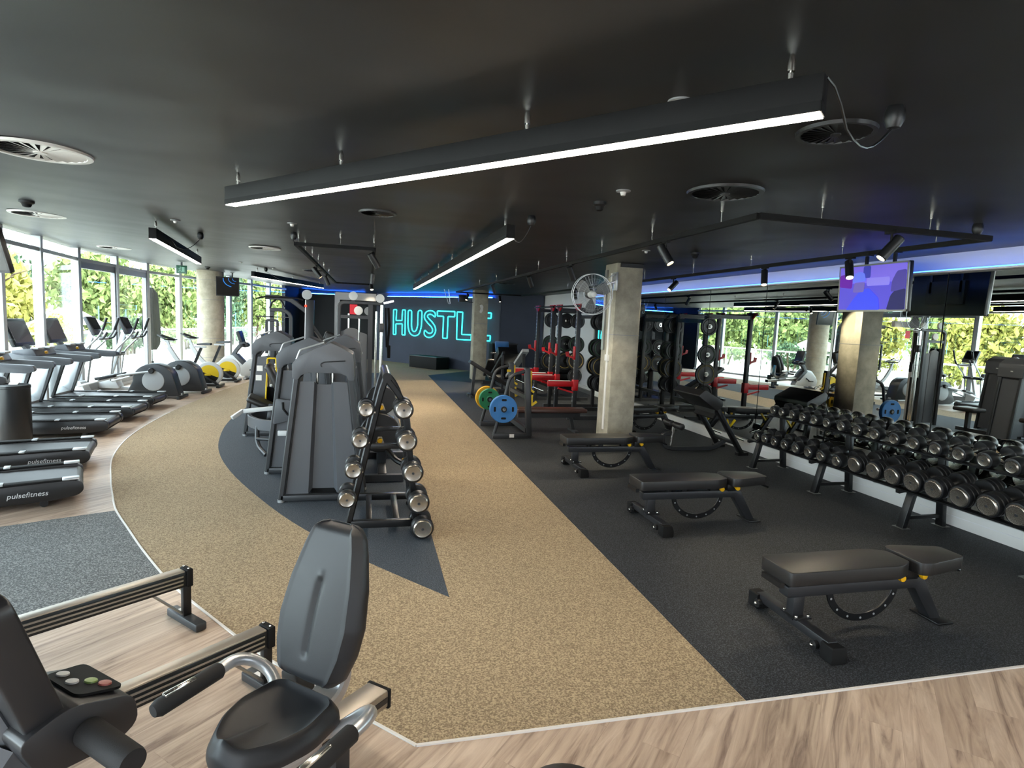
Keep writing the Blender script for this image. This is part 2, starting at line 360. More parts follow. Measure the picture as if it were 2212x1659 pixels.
# back walls
def wall(name, pts, mt, z0=0, z1=2.75, th=.12):
    bb = MB()
    for (ax, ay), (bx, by) in zip(pts, pts[1:]):
        d = V((bx-ax, by-ay, 0)).normalized(); n = V((-d.y, d.x, 0))*th/2
        bb.beam((ax+n.x-d.x*.02, ay+n.y-d.y*.02, (z0+z1)/2), (bx+n.x+d.x*.02, by+n.y+d.y*.02, (z0+z1)/2), th, z1-z0)
    return struct(name, bb, mt)
wall('wall_back', BACK[2:], K['navy'])
wall('wall_back_left', BACK[:3], K['blackwall'])
# unseen wall behind the camera, its open bays sized for fill light
b = MB().box((.6, YF-.1, .3), (9.8, .2, .6)).box((.6, YF-.1, 2.5), (9.8, .2, .3))
for x, w_ in ((-4.2, .35), (-1.8, .6), (.6, 3.4), (3.2, .6), (5.1, .9)): b.box((x, YF-.1, 1.4), (w_, .2, 1.8))
struct('wall_front', b, K['fascia'])
# concrete columns
p1 = struct('pillar', MB().box((3.40, 7.37+.2, 1.29), (.38, .4, 2.58), bev=.012), K['conc'], 'square board-marked concrete pillar with a fan on its side', 'pillar')
part('joint_line', MB().box((3.40, 7.37+.2, 1.62), (.384, .404, .008)), K['grey'], p1)
part('conduit', MB().beam((3.205, 7.52, .3), (3.205, 7.52, 2.45), .012, .05, (0, 1, 0)).box((3.2, 7.5, 1.3), (.05, .09, .09), bev=.01), K['white'], p1)
part('cable_trunking', MB().beam((3.2, 7.68, 1.4), (3.2, 7.68, 2.5), .03, .07, (0, 1, 0)), K['steel'], p1)
part('head_plate', MB().box((3.42, 7.36, 2.55), (.33, .02, .05)), K['black'], p1)
p2 = struct('pillar_far', MB().box((3.13, 16.8, 1.29), (.40, .4, 2.58), bev=.012), K['conc'], 'square concrete pillar standing before the neon wall sign', 'pillar')
part('joint_line', MB().box((3.13, 16.8, 1.62), (.404, .404, .01)), K['grey'], p2)
part('peeling_paint_patch', MB().prism([(-.05, -.1), (0, -.13), (.05, -.06), (.06, .06), (.02, .12), (-.05, .1), (-.02, 0)], (3.13, 16.597, 2.05), (1, 0, 0), (0, 0, 1), .004), K['white'], p2)
p3 = struct('pillar_round', MB().lathe([(.32, 0), (.32, 2.75)], (-4.02, 16.9, 0), n=40), K['block'], 'round pale concrete column by the windows carrying a screen', 'pillar')
part('joint_line', MB().ring((-4.02, 16.9, .45), (0, 0, 1), .321, .004, 40, 6).ring((-4.02, 16.9, .95), (0, 0, 1), .321, .004, 40, 6).ring((-4.02, 16.9, 1.45), (0, 0, 1), .321, .004, 40, 6).ring((-4.02, 16.9, 1.95), (0, 0, 1), .321, .004, 40, 6).ring((-4.02, 16.9, 2.45), (0, 0, 1), .321, .004, 40, 6), K['grey'], p3)
# glazing
nwin = 0; ndoor = 0
for i in range(len(MUL)-1):
    (ax, ay), (bx, by) = MUL[i], MUL[i+1]
    A, B = V((ax, ay, 0)), V((bx, by, 0)); d = (B-A).normalized(); L = (B-A).length; n = V((-d.y, d.x, 0))
    isdoor = i in (8, 9)
    if isdoor: ndoor += 1; nm = 'door_%d' % ndoor
    else: nwin += 1; nm = 'window_%d' % nwin
    fb = MB().beam(A+V((0, 0, 0)), A+V((0, 0, 2.76)), .10, .12, n)
    fb.beam(A+V((0, 0, 2.52)), B+V((0, 0, 2.52)), .08, .06).beam(A+V((0, 0, .03)), B+V((0, 0, .03)), .08, .06)
    fr = struct(nm, fb, K['alu'])
    if isdoor:
        q = MB()
        for t in (.05, L-.05): q.beam(A+d*t, A+d*t+V((0, 0, 2.49)), .09, .07, n)
        q.beam(A+V((0, 0, 2.43)), B+V((0, 0, 2.43)), .07, .12).beam(A+V((0, 0, .12)), B+V((0, 0, .12)), .07, .16)
        part('door_leaf', q, K['grey_alu'], fr)
    part('pane', MB().beam(A+d*.04+V((0, 0, 1.27)), B-d*.04+V((0, 0, 1.27)), .012, 2.44).beam(A+d*.04+V((0, 0, 2.65)), B-d*.04+V((0, 0, 2.65)), .012, .2), K['glass'], fr, flat=True)
    if i >= 7 and i not in (10, 11):                        # pale blue line stickers on the glass
        k = MB(); t0 = L*.25
        P = lambda t, z: A+d*t-n*.012+V((0, 0, z))
        pat = [[(.1, 1.72), (L*.62, 1.72), (L*.62, 1.62), (L*.28, 1.62), (L*.28, 1.2), (.1, 1.2)], [(L*.35, 1.75), (L*.8, 1.75)], [(L*.5, 1.68), (L*.5, 1.35), (L*.85, 1.35)]][i % 3]
        for a_, b_ in zip(pat, pat[1:]): k.beam(P(*a_), P(*b_), .003, .018, n)
        part('glass_sticker', k, K['cyan'], fr, 'pale cyan line pattern')

# ------------------------------------------------------------------ outside: terrace, balustrade, planting
t = struct('ground_terrace', MB().box((-22, 18, -.06), (60, 110, .08)), K['tile'])
BAL = [(-10.5, 2), (-9.6, 8), (-8.6, 13), (-7.7, 17), (-6.9, 21), (-6.0, 25), (-5, 29)]
tb = thing('balustrade', 'glass balustrade with white handrail along the terrace edge', 'balustrade', (-7.7, 17, 0))
off = V((7.7, -17, 0)); bb = MB().tube([V((x, y, .93))+off for x, y in BAL], .03, 8); part('handrail', bb, K['white'], tb)
for (x, y), (x2, y2) in zip(BAL, BAL[1:]):
    a_, b_ = V((x, y, 0))+off, V((x2, y2, 0))+off
    for e_ in (a_, (a_+b_)/2): part('post', MB().beam(e_, e_+V((0, 0, .93)), .05, .05, (0, 1, 0)), K['white'], tb)
    part('glass_panel', MB().beam(a_+V((0, 0, .48)), b_+V((0, 0, .48)), .012, .8), K['glass'], tb, flat=True)
def leaves(rng, n, cx, cy, cz, sx, sy, sz, size, clumps):
    m = MB(); vs = []; fs = []
    cl = []
    for _ in range(clumps):
        a, z = rng.uniform(0, 2*PI), rng.uniform(-1, 1); r = math.sqrt(1-z*z)*rng.uniform(.45, 1)
        cl.append(V((cx+sx*r*math.cos(a), cy+sy*r*math.sin(a), cz+sz*z*rng.uniform(.5, 1))))
    for i in range(n):
        c = rng.choice(cl); p = c+V((max(-.4, min(.4, rng.gauss(0, .17)))*sx, max(-.4, min(.4, rng.gauss(0, .17)))*sy, max(-.4, min(.4, rng.gauss(0, .17)))*sz))
        q = Euler((rng.uniform(0, 6), rng.uniform(0, 6), rng.uniform(0, 6))).to_matrix(); s = size*rng.uniform(.6, 1.3)
        k = len(vs)
        vs += [p+q@V(v)*s for v in ((-.5, 0, 0), (0, -.28, .08), (.5, 0, 0), (0, .28, .08))]; fs.append((k, k+1, k+2, k+3))
    return m.add(vs, fs)
def tree(x, y, h, r, seed, mt, label):
    rng = random.Random(seed); h = (1.75+.076*math.hypot(x, y))/1.04*rng.uniform(.95, 1.06)
    t = thing('tree', label, 'tree', (x, y, 0), 0, 'trees beyond the terrace')
    part('crown', leaves(rng, 4200, 0, 0, h*.54, r*.78, r*.78, h*.38, .30, 60), mt, t, flat=True)
    tk = MB().tube([(0, 0, 0), (.08, .05, h*.3), (-.05, 0, h*.6), (.05, .05, h*.85)], .13, 7, r2=.04)
    for k in range(6):
        a = rng.uniform(0, 6.3); z = h*rng.uniform(.3, .6); tk.tube([(0, 0, z), (math.cos(a)*r*.5, math.sin(a)*r*.5, z+h*.18), (math.cos(a)*r*.8, math.sin(a)*r*.8, z+h*.22)], .05, 5, r2=.015)
    part('trunk', tk, K['bark'], t)
    return t
TR = [(-17.5, 12, 5.3, 2.0, 'leaf1', 'bushy green tree beyond the balustrade, first from the near end of the glass wall'), (-15.4, 15.6, 5.6, 1.9, 'leaf1', 'broad green tree beyond the balustrade, seen through the nearest clear window panes'),
      (-13.4, 18.6, 5.0, 1.6, 'leaf2', 'yellow-green tree beyond the terrace, seen through the window just before the double doors'), (-12.0, 22.9, 5.7, 1.6, 'leaf2', 'tall yellow-green tree seen through the first door leaf'),
      (-10.9, 27.6, 5.2, 2.0, 'leaf1', 'green tree seen through the second door leaf'), (-9.4, 31.5, 4.9, 1.9, 'leaf1', 'rounded green tree seen through the window beside the exit sign'),
      (-8.2, 36.0, 6.0, 1.9, 'leaf3', 'dark green tree behind the round concrete column'), (-6.9, 40.0, 6.2, 1.9, 'leaf1', 'green tree seen between the hanging screen and the upright bikes'), (-5.4, 44.4, 6.4, 1.8, 'leaf2', 'yellow-green tree at the far end of the glass wall')]
for i, (x, y, h, r, mk, lb) in enumerate(TR): tree(x, y, h, r, 11+i, K[mk], lb)
TR2 = [(-20.5, 19.5, 4.6, 2.2, 'leaf3', 'dark green tree in the back row beyond the near windows'), (-17.2, 23.5, 4.9, 2.2, 'leaf1', 'green tree in the back row seen between the first two window panes'), (-15.0, 28.6, 5.2, 2.2, 'leaf3', 'dark green tree in the back row behind the doors'),
       (-13.4, 34.0, 5.4, 2.2, 'leaf1', 'green tree in the back row past the doors'), (-11.6, 39.6, 6.0, 2.2, 'leaf2', 'yellow-green tree in the back row beyond the round column')]
for i, (x, y, h, r, mk, lb) in enumerate(TR2): tree(x, y, h, r, 41+i, K[mk], lb)
BU = [(-11.2, 9.5, 1.2, 'leaf1', 'low green shrub behind the balustrade at the near end'), (-10.4, 13.2, 1.35, 'leaf2', 'yellow-green shrub behind the balustrade near the treadmills'), (-9.6, 16.6, 1.3, 'leaf2', 'bright yellow-green shrub behind the balustrade before the doors'),
      (-8.9, 19.6, 1.45, 'leaf2', 'yellow shrub behind the balustrade, seen through the door glass'), (-8.1, 23.2, 1.4, 'leaf3', 'dark green shrub behind the balustrade past the doors'), (-7.3, 27, 1.35, 'leaf1', 'green shrub behind the balustrade near the round column'), (-6.4, 31, 1.3, 'leaf3', 'low dark shrub past the end of the balustrade')]
for i, (x, y, h, mk, lb) in enumerate(BU):
    s_ = thing('shrub', lb, 'shrub', (x, y, 0), 0, 'shrubs behind the balustrade')
    part('foliage', leaves(random.Random(90+i), 1700, 0, 0, h*.5, .8, 1.15, h*.40, .15, 26), K[mk], s_, flat=True)
    part('stem', MB().tube([(0, 0, 0), (.05, .1, h*.6)], .05, 6).tube([(0, .3, 0), (-.1, .7, h*.6)], .04, 6).tube([(0, -.3, 0), (.1, -.8, h*.6)], .04, 6), K['bark'], s_)
def pavilion(x, y, w, d, z, label, rz):
    t = thing('pavilion', label, 'pavilion', (x, y, 0), rz)
    part('roof', MB().loft([[(-w/2, -d/2, z), (w/2, -d/2, z), (w/2, d/2, z), (-w/2, d/2, z)], [(-w*.12, -d*.12, z+.55), (w*.12, -d*.12, z+.55), (w*.12, d*.12, z+.55), (-w*.12, d*.12, z+.55)]]), K['white'], t, flat=True)
    for sx in (-1, 1):
        for sy in (-1, 1): part('post', MB().beam((sx*w*.42, sy*d*.42, 0), (sx*w*.42, sy*d*.42, z), .08, .08, (0, 1, 0)), K['white'], t)
    part('back_panel', MB().box((0, d*.4, z*.4), (w*.8, .06, z*.7)), K['grey'], t)
pavilion(-12.9, 12.6, 2.6, 2.6, .95, 'white roofed pavilion seen through the near windows below the trees', .3)
pavilion(-10.45, 24.3, 1.9, 2.0, .95, 'white roofed pavilion seen past the double doors', .2)
po = thing('parasol', 'closed black parasol standing outside the glass by the round column', 'parasol', (-5.65, 17.6, 0))
b = MB(); rings = []
for z, r in ((.55, .10), (.7, .17), (1.0, .19), (1.6, .17), (2.05, .14), (2.2, .06)):
    rings.append([(math.cos(a)*r*(1+.22*math.cos(6*a)), math.sin(a)*r*(1+.22*math.cos(6*a)), z) for a in [2*PI*j/36 for j in range(36)]])
part('canopy', b.loft(rings), K['cloth'], po); part('pole', MB().cyl((0, 0, 0), (0, 0, 2.25), .025), K['steel'], po)
part('base', MB().lathe([(.28, 0), (.28, .05), (.06, .09), (.05, .25)]), K['black'], po)

# ------------------------------------------------------------------ ceiling fixtures
def linear_light(A, B, z, label, wires, cord=None, w=.07, h=.095):
    A, B = V((*A, 0)), V((*B, 0)); mid = (A+B)/2; d = (B-A).normalized(); L = (B-A).length; n = V((-d.y, d.x, 0))
    t = thing('linear_light', label, 'ceiling light', (mid.x, mid.y, z), math.atan2(d.y, d.x))
    hb = part('housing', MB().box((0, 0, h/2+.012), (L, w, h-.016), bev=.003).box((0, w/2-.002, .006), (L, .004, .03)).box((0, -w/2+.002, .006), (L, .004, .03)).box((L/2-.002, 0, .006), (.004, w, .03)).box((-L/2+.002, 0, .006), (.004, w, .03)), K['matte'], t)
    part('diffuser', MB().box((0, 0, -.004), (L-.01, w-.01, .016)), K['strip'], t, 'glowing warm white strip')
    for k in wires:
        x = (k-.5)*L; zt = hc(mid.x+d.x*x)-z
        part('hanger', MB().cyl((x, 0, h), (x, 0, zt), .003, n=6).lathe([(.012, 0), (.012, .03), (.006, .05)], (x, 0, zt-.05)).lathe([(.009, 0), (.009, .03)], (x, 0, h)), K['chrome'], t)
    if cord:
        c0, q = cord
        e = V((*q, hc(q[0])-.07)) - V((mid.x, mid.y, z)); ca, sa = d.x, d.y
        e = V((e.x*ca+e.y*sa, -e.x*sa+e.y*ca, e.z)); s0 = V(((c0-.5)*L, 0, h))
        pts = [s0+(e-s0)*u+V((0, 0, -.13*math.sin(PI*u)+(.03 if 0 < u < .3 else 0))) for u in [i/10 for i in range(11)]]
        part('cord', MB().tube(pts, .004, 6), K['black'], t)
        single('ceiling_socket', MB().lathe([(.028, 0), (.034, -.02), (.034, -.05), (.022, -.075), (.008, -.08)], (0, 0, 0)), K['black'],
               'black ceiling socket with a cord running to the %s' % {'long': 'largest pendant light', 'line': 'aisle pendant light', 'shor': 'short pendant light'}.get(label[:4], 'pendant light') if label.find('upright bikes') < 0 else 'black ceiling socket of the far pendant light by the upright bikes', 'ceiling socket', (q[0], q[1], hc(q[0])))
    return t
linear_light((-.855, 4.09), (1.285, 1.53), 2.40, 'long linear pendant light, the nearest and largest, running diagonally over the path', (.03, .33, .68, .97), (1.0, (1.84, 1.83)))
linear_light((1.06, 14.3), (1.08, 4.6), 2.405, 'linear pendant light over the beige aisle leading to the neon sign', (.02, .18, .34, .5, .66, .82, .98), (.99, (1.24, 4.58)))
linear_light((-2.56, 10.1), (-2.12, 6.7), 2.42, 'short linear pendant light above the treadmills and ellipticals', (.05, .95), (.8, (-1.89, 7.53)))
linear_light((-1.24, 17.1), (-2.30, 13.0), 2.42, 'linear pendant light above the upright bikes near the far windows', (.05, .5, .95), (.3, (-2.05, 13.0)))
linear_light((2.4, .9), (5.0, -1.6), 2.40, 'linear pendant light behind the camera over the wood floor', (.03, .5, .97))  # lamp added out of view for more light from behind the camera
linear_light((-3.4, 1.0), (-.9, -1.8), 2.40, 'linear pendant light behind the camera near the rowing machines', (.03, .5, .97))  # second added lamp, also out of view

def track(x0, y0, x1, y1, z, label, hang):
    t = thing('light_track', label, 'light track', (x0, y0, z))
    X, Yv = x1-x0, y1-y0
    for p_, q_ in (((0, 0), (X, 0)), ((0, 0), (0, Yv)), ((X, 0), (X, Yv)), ((0, Yv), (X, Yv))):
        part('rail', MB().beam((*p_, 0), (*q_, 0), .035, .035), K['matte'], t)
    for x, y in hang: part('hanger', MB().cyl((x-x0, y-y0, .0), (x-x0, y-y0, hc(x)-z), .003, n=6).lathe([(.011, 0), (.011, .04)], (x-x0, y-y0, hc(x)-z-.04)), K['chrome'], t)
    return t
track(2.30, 3.2, 4.12, 15.9, 2.45, 'black rectangular light track hung over the free weights area', [(2.3, y) for y in (3.6, 4.6, 5.7, 6.8, 8, 9.3, 10.8, 12.5)] + [(4.12, y) for y in (3.6, 4.5, 5.8, 7, 8.4, 10, 12)] + [(2.75, 3.2), (3.6, 3.2)])
track(-.75, 6.6, .05, 14.4, 2.45, 'black rectangular light track hung over the grey machines', [(-.75, y) for y in (6.9, 7.6, 8.5, 9.5, 10.6, 12)] + [(.05, y) for y in (6.8, 8.5, 10.5, 12.5)] + [(-.3, 6.6)])
single('ceiling_socket', MB().lathe([(.028, 0), (.034, -.02), (.034, -.05), (.022, -.075), (.008, -.08)]).tube([(0, 0, -.08), (-.04, -.03, -.12), (-.09, -.14, -.12)], .005, 6), K['black'], 'black ceiling socket beside the corner of the free weights light track', 'ceiling socket', (4.2, 3.36, HC))
single('ceiling_socket', MB().lathe([(.028, 0), (.034, -.02), (.034, -.05), (.022, -.075), (.008, -.08)]).tube([(0, 0, -.08), (0, -.04, -.1), (.03, -.1, -.12)], .005, 6), K['black'], 'black ceiling socket at the near corner of the machine area light track', 'ceiling socket', (-.78, 6.7, HC))
def spot(x, y, aim, label, lit=1.0):
    t = thing('spotlight', label, 'spotlight', (x, y, 2.43), 0, 'spotlights on the light tracks')
    d = V(aim).normalized(); c = V((0, 0, -.1))
    part('adapter', MB().box((0, 0, 0), (.03, .09, .02)), K['matte'], t)
    part('arm', MB().cyl((0, 0, 0), c, .008, n=8), K['matte'], t)
    can = part('can', MB().lathe([(.030, -.085), (.034, -.08), (.034, .085), (.029, .09), (.029, .07)], c, d, 20), K['black'], t)
    part('lens', MB().lathe([(.028, .070), (.028, .078)], c, d, 16), K['bulb'], can)
    if lit:
        l = bpy.data.lights.new('spot_beam', 'SPOT'); l.energy = 28*lit; l.spot_size = 1.1; l.spot_blend = .5; l.color = (1, .86, .62); l.shadow_soft_size = .03
        o = bpy.data.objects.new('spot_beam', l); C.objects.link(o); o.parent = t; o.location = c+d*.1; o.rotation_euler = d.to_track_quat('-Z', 'Y').to_euler()
SP = [(2.3, 4.35, (.35, -.5, -.9), 'black spotlight on the free weights track above the bench press side, tilted to the benches'), (4.12, 7.5, (-.62, -.08, -.62), 'glaring black spotlight on the mirror side rail nearest the pillar'),
      (4.12, 5.55, (-.2, -.35, -1), 'black spotlight on the mirror side rail midway between the pillar and the large screen'), (3.3, 3.2, (-.55, .2, -.75), 'black spotlight on the short near rail in front of the large screen'),
      (4.12, 4.4, (-.3, -.5, -1), 'black spotlight on the mirror side rail just over the large screen'), (2.3, 6.6, (.5, .3, -.9), 'black spotlight on the aisle side rail right beside the fan'), (2.3, 8.4, (.45, .3, -.9), 'black spotlight on the aisle side rail before the red power racks'),
      (2.3, 11, (.4, .2, -.9), 'small black spotlight on the aisle side rail in front of the far wall'), (4.12, 11.5, (.3, .2, -.9), 'small black spotlight on the mirror side rail above the power racks'), (2.6, 15.9, (-.3, -.3, -.9), 'small black spotlight by the top of the far pillar, aisle side'), (3.5, 15.9, (.1, -.3, -.9), 'small black spotlight by the top of the far pillar, mirror side'),
      (-.75, 9.2, (.55, -.1, -.7), 'black spotlight on the window side rail of the machine area track, first of its pair'), (-.75, 11.3, (.4, .1, -.9), 'black spotlight on the window side rail of the machine area track, second of its pair'), (.05, 6.62, (.5, .2, -.8), 'black spotlight at the near corner of the machine area track'),
      (.05, 9.9, (-.05, .1, -1), 'black spotlight hanging straight down on the aisle side rail of the machine area track'), (.05, 12.6, (.1, -.5, -.8), 'far black spotlight on the aisle side rail of the machine area track')]
for i, (x, y, d, lb) in enumerate(SP): spot(x, y, d, lb, 2.2 if i == 1 else 2.6 if y > 10.5 else .75)
def vent(x, y, r, light, label):
    z = hc(x); fm = K['white'] if light else K['black']
    t = thing('ceiling_vent', label, 'ceiling vent', (x, y, z), 0, 'round swirl vents in the ceiling')
    part('frame', MB().lathe([(r*.86, 0), (r*.88, -.014), (r, -.014), (r*1.02, 0)], n=40), fm, t)
    part('backing', MB().cyl((0, 0, -.001), (0, 0, -.004), r*.88, n=32), K['matte'], t)
    q = MB()
    for k in range(24):
        a = 2*PI*k/24; u = V((math.cos(a), math.sin(a), 0)); v = V((-u.y, u.x, 0))
        q.add([u*r*.1+v*.004+V((0, 0, -.012)), u*r*.1-v*.004+V((0, 0, -.012)), u*r*.88-v*.018+V((0, 0, -.005)), u*r*.88+v*.014+V((0, 0, -.013))], [(0, 1, 2, 3)])
    part('blades', q, fm, t, flat=True); part('hub', MB().cyl((0, 0, -.004), (0, 0, -.017), r*.13), fm, t)
for x, y, r, li, lb in ((-1.83, 4.0, .25, 1, 'white framed round ceiling vent nearest the left edge'), (-3.46, 7.46, .25, 1, 'white framed round ceiling vent beside a smoke detector near the windows'), (-4.25, 11.57, .25, 1, 'pale round ceiling vent close to the double doors'),
                    (-1.37, 8.61, .2, 1, 'white framed round ceiling vent left of the machine area light track'), (2.08, 3.24, .22, 0, 'dark round ceiling vent above the free weights track corner'), (1.85, 2.12, .15, 0, 'dark blank ceiling vent beneath the near end of the long light'),
                    (.06, 5.03, .15, 0, 'small dark ceiling vent over the vertical dumbbell rack'), (-1.1, 12.6, .2, 0, 'small dark ceiling vent over the lat pulldown'), (3.0, 13.0, .2, 0, 'small dark ceiling vent before the far pillar')):
    vent(x, y, r, li, lb)
for x, y, sz, lb in ((-3.06, 6.42, .06, 'black smoke detector on the ceiling beside a white vent'), (1.52, 3.85, .045, 'black smoke detector on the ceiling before the long light'), (3.48, 5.9, .05, 'black smoke detector inside the free weights light track'), (-3.6, 14.9, .06, 'black dome camera on the ceiling by the round column')):
    t = thing('smoke_detector', lb, 'smoke detector', (x, y, hc(x)))
    part('base', MB().lathe([(sz, 0), (sz, -.02), (sz*.8, -.03)]), K['black'], t); part('sensor', MB().lathe([(sz*.7, -.028), (sz*.5, -.055), (sz*.3, -.06)]), K['matte'], t)
for x, y, lb in ((-.72, 6.04, 'tiny white ceiling downlight left of the aisle light'), (-1.88, 6.59, 'pale flat ceiling sensor before the short pendant light'), (1.52, 3.47, 'flat grey ceiling disc behind the long light'), (-2.31, 11.9, 'small pale ceiling sensor beyond the white vent'), (-1.88, 12.76, 'small pale ceiling sensor near the far left pendant light'), (2.95, 6.02, 'small white ceiling sprinkler inside the free weights track'), (1.1, 2.05, 'small dark ceiling disc beside the long light')):
    t = thing('ceiling_sensor', lb, 'ceiling sensor', (x, y, hc(x)))
    part('rim', MB().lathe([(.045, 0), (.045, -.006), (.03, -.01)]), K['grey'], t); part('eye', MB().lathe([(.02, -.008), (.014, -.03)]), K['white'], t)
# exit sign hung at the ceiling before the round column
e = thing('exit_sign', 'green running-man exit sign hanging before the round column', 'exit sign', (-3.9, 14.05, 2.53), -.2)
part('panel', MB().box((0, 0, 0), (.22, .02, .17), bev=.004), K['greensign'], e)
q = MB().box((.035, -.012, 0), (.06, .004, .10)); part('door_symbol', q, K['palegreen'], e)
part('man_symbol', MB().ball((-.02, -.014, .045), (.014, .004, .014)).beam((-.02, -.014, .03), (-.03, -.014, -.01), .02, .004, (0, 1, 0)).beam((-.03, -.014, -.01), (-.06, -.014, -.05), .012, .004, (0, 1, 0)).beam((-.03, -.014, -.01), (.0, -.014, -.05), .012, .004, (0, 1, 0)).beam((-.02, -.014, .025), (-.06, -.014, .01), .01, .004, (0, 1, 0)), K['palegreen'], e)
part('hanger', MB().beam((0, 0, .08), (0, 0, .17), .03, .02, (0, 1, 0)), K['black'], e)

# ------------------------------------------------------------------ neon sign on the far wall
BA, BD = V((.3, 23.4, 0)), V((.606, -.795, 0)); BN = V((-.795, -.606, 0))
LET = dict(H=[(1.087, 1.965), (1.263, 1.969), (1.245, 1.565), (1.576, 1.576), (1.593, 1.966), (1.749, 1.97), (1.766, 1.05), (1.595, 1.052), (1.596, 1.454), (1.233, 1.44), (1.246, 1.046), (1.102, 1.038)],
 U=[(1.903, 1.963), (1.909, 1.384), (2.01, 1.124), (2.272, 1.025), (2.538, 1.109), (2.645, 1.413), (2.652, 1.971), (2.445, 1.966), (2.438, 1.405), (2.369, 1.241), (2.266, 1.186), (2.159, 1.232), (2.107, 1.392), (2.101, 1.968)],
 S=[(3.345, 1.889), (3.243, 1.955), (3.071, 1.98), (2.872, 1.936), (2.775, 1.815), (2.795, 1.677), (2.946, 1.544), (3.152, 1.414), (3.227, 1.319), (3.217, 1.22), (3.105, 1.166), (2.96, 1.189), (2.81, 1.301), (2.788, 1.121), (2.908, 1.037), (3.083, 1.016), (3.28, 1.086), (3.386, 1.248), (3.365, 1.403), (3.231, 1.554), (3.026, 1.685), (2.937, 1.761), (2.963, 1.82), (3.076, 1.853), (3.22, 1.818), (3.337, 1.734)],
 T=[(3.439, 1.969), (4.297, 1.971), (4.292, 1.791), (3.97, 1.791), (3.963, 1.043), (3.744, 1.041), (3.752, 1.794), (3.447, 1.795)],
 L=[(4.403, 1.964), (4.665, 1.961), (4.648, 1.211), (5.098, 1.224), (5.094, 1.047), (4.42, 1.03)],
 E=[(5.262, 1.958), (5.941, 1.965), (5.935, 1.792), (5.494, 1.789), (5.49, 1.618), (5.723, 1.623), (5.72, 1.481), (5.49, 1.476), (5.498, 1.22), (5.941, 1.231), (5.926, 1.06), (5.271, 1.042)])
sg = thing('neon_sign', 'cyan neon outline sign reading HUSTLE on the dark far wall', 'sign', BA+BN*.06)
for ch, pts in LET.items():
    r = .12 if ch in 'US' else .03
    P = [BD*u+V((0, 0, z)) for u, z in pts]
    part('letter', MB().tube(P, .021, 8, closed=True, fil=r, k=4), K['neon'], sg, 'neon letter ' + ch)
def cove(P, D, N, u0, u1, label):
    Q = lambda n, u, z: P+N*n+D*u+V((0, 0, z))
    cv = single('light_cove', MB().beam(Q(.045, u0, 2.438), Q(.045, u1, 2.438), .09, .016), K['blackwall'], label, 'cove')
    part('light_strip', MB().beam(Q(.078, u0+.03, 2.456), Q(.078, u1-.03, 2.456), .014, .02), K['led2'], cv)
cove(BA, BD, BN, .7, 6.0, 'slim dark cove above the neon sign throwing blue light up to the ceiling')
cove(V((-2.6, 24.2, 0)), V((2.9, -.8, 0)).normalized(), V((-.8, -2.9, 0)).normalized(), .1, 2.6, 'slim dark cove on the black wall beside the windows throwing blue light')
# ------------------------------------------------------------------ screens
def screen(name, label, loc, rz, tilt, w, h, pic=None, arms=True, hang=None):
    t = thing(name, label, 'screen', loc, rz); R_ = Euler((tilt, 0, 0)).to_matrix().to_4x4()
    part('casing', MB().box((0, .03, 0), (w, .05, h), bev=.008, m=R_), K['black'], t)
    part('bezel', MB().box((0, .002, h/2-.008), (w, .012, .016), m=R_).box((0, .002, -h/2+.011), (w, .012, .022), m=R_).box((-w/2+.008, .002, 0), (.016, .012, h), m=R_).box((w/2-.008, .002, 0), (.016, .012, h), m=R_), K['steel'] if pic else K['black'], t)
    p = part('display', MB().box((0, .001, 0), (w-.03, .006, h-.03), m=R_), K['screen'] if not pic else pic, t)
    if hang:
        for sx in (-1, 1): part('ceiling_bracket', MB().beam((sx*w*.2, .08, 0), (sx*w*.2, .08, hang), .03, .02, (0, 1, 0)).box((sx*w*.2, .08, hang-.008), (.09, .07, .012)), K['black'], t)
        part('mount_plate', MB().box((0, .065, 0), (w*.5, .05, h*.5)), K['black'], t)
    return t, R_
pic = mat('screen_picture', '5a4fd0', .3, emit='5c50d8', es=.2)
tv, R_ = screen('television', 'large wall screen showing two men talking, hung before the mirrors', (4.9, 4.93, 2.235), PI*1.5, .05, .835, .475, pic, hang=.345)
def pm(name, col, e=.2): return mat(name, col, .3, emit=col, es=e)
def blob(name, poly, col, dy):
    part(name, MB().prism(rpoly(poly, .02), R_ @ V((0, -.003-dy, 0)), (1, 0, 0), R_ @ V((0, 0, 1)), .002), pm('picture_'+name, col), tv)
# picture content, flat shapes lying on the display (x to the right as seen, z up)
blob('picture_sky', [(-.40, .05), (.40, .05), (.40, .22), (-.40, .22)], '7d6be6', .001)
blob('picture_awning', [(-.40, .02), (-.24, .0), (-.22, .17), (-.40, .14)], '6a18a8', .002)
blob('picture_tower', [(-.10, .10), (-.01, .10), (-.01, .22), (-.10, .22)], '3b3fae', .002)
blob('picture_far_wall', [(-.05, .02), (.22, .02), (.22, .10), (-.05, .10)], '8f84ee', .003)
blob('picture_shirt', [(-.30, -.22), (.12, -.22), (.10, -.10), (-.02, .0), (-.12, -.02), (-.2, -.1)], '3f4df2', .004)
blob('picture_face', [(-.22, -.04), (-.08, -.04), (-.07, .06), (-.2, .06)], '7263b8', .005)
blob('picture_cap', [(-.23, .06), (-.06, .07), (-.08, .15), (-.15, .17), (-.22, .14)], '6a7cf5', .006)
blob('picture_dark_shirt', [(.2, -.22), (.40, -.22), (.40, -.02), (.3, -.02), (.24, -.08)], '1c1a5e', .004)
blob('picture_second_face', [(.24, -.05), (.40, -.02), (.40, .16), (.3, .15), (.25, .06)], '4a3f9c', .005)
tv2, R2_ = screen('television', 'black screen with a blue logo hung by the round concrete column', (-3.4, 15.95, 2.28), .18, .12, .52, .47, None, hang=.36)
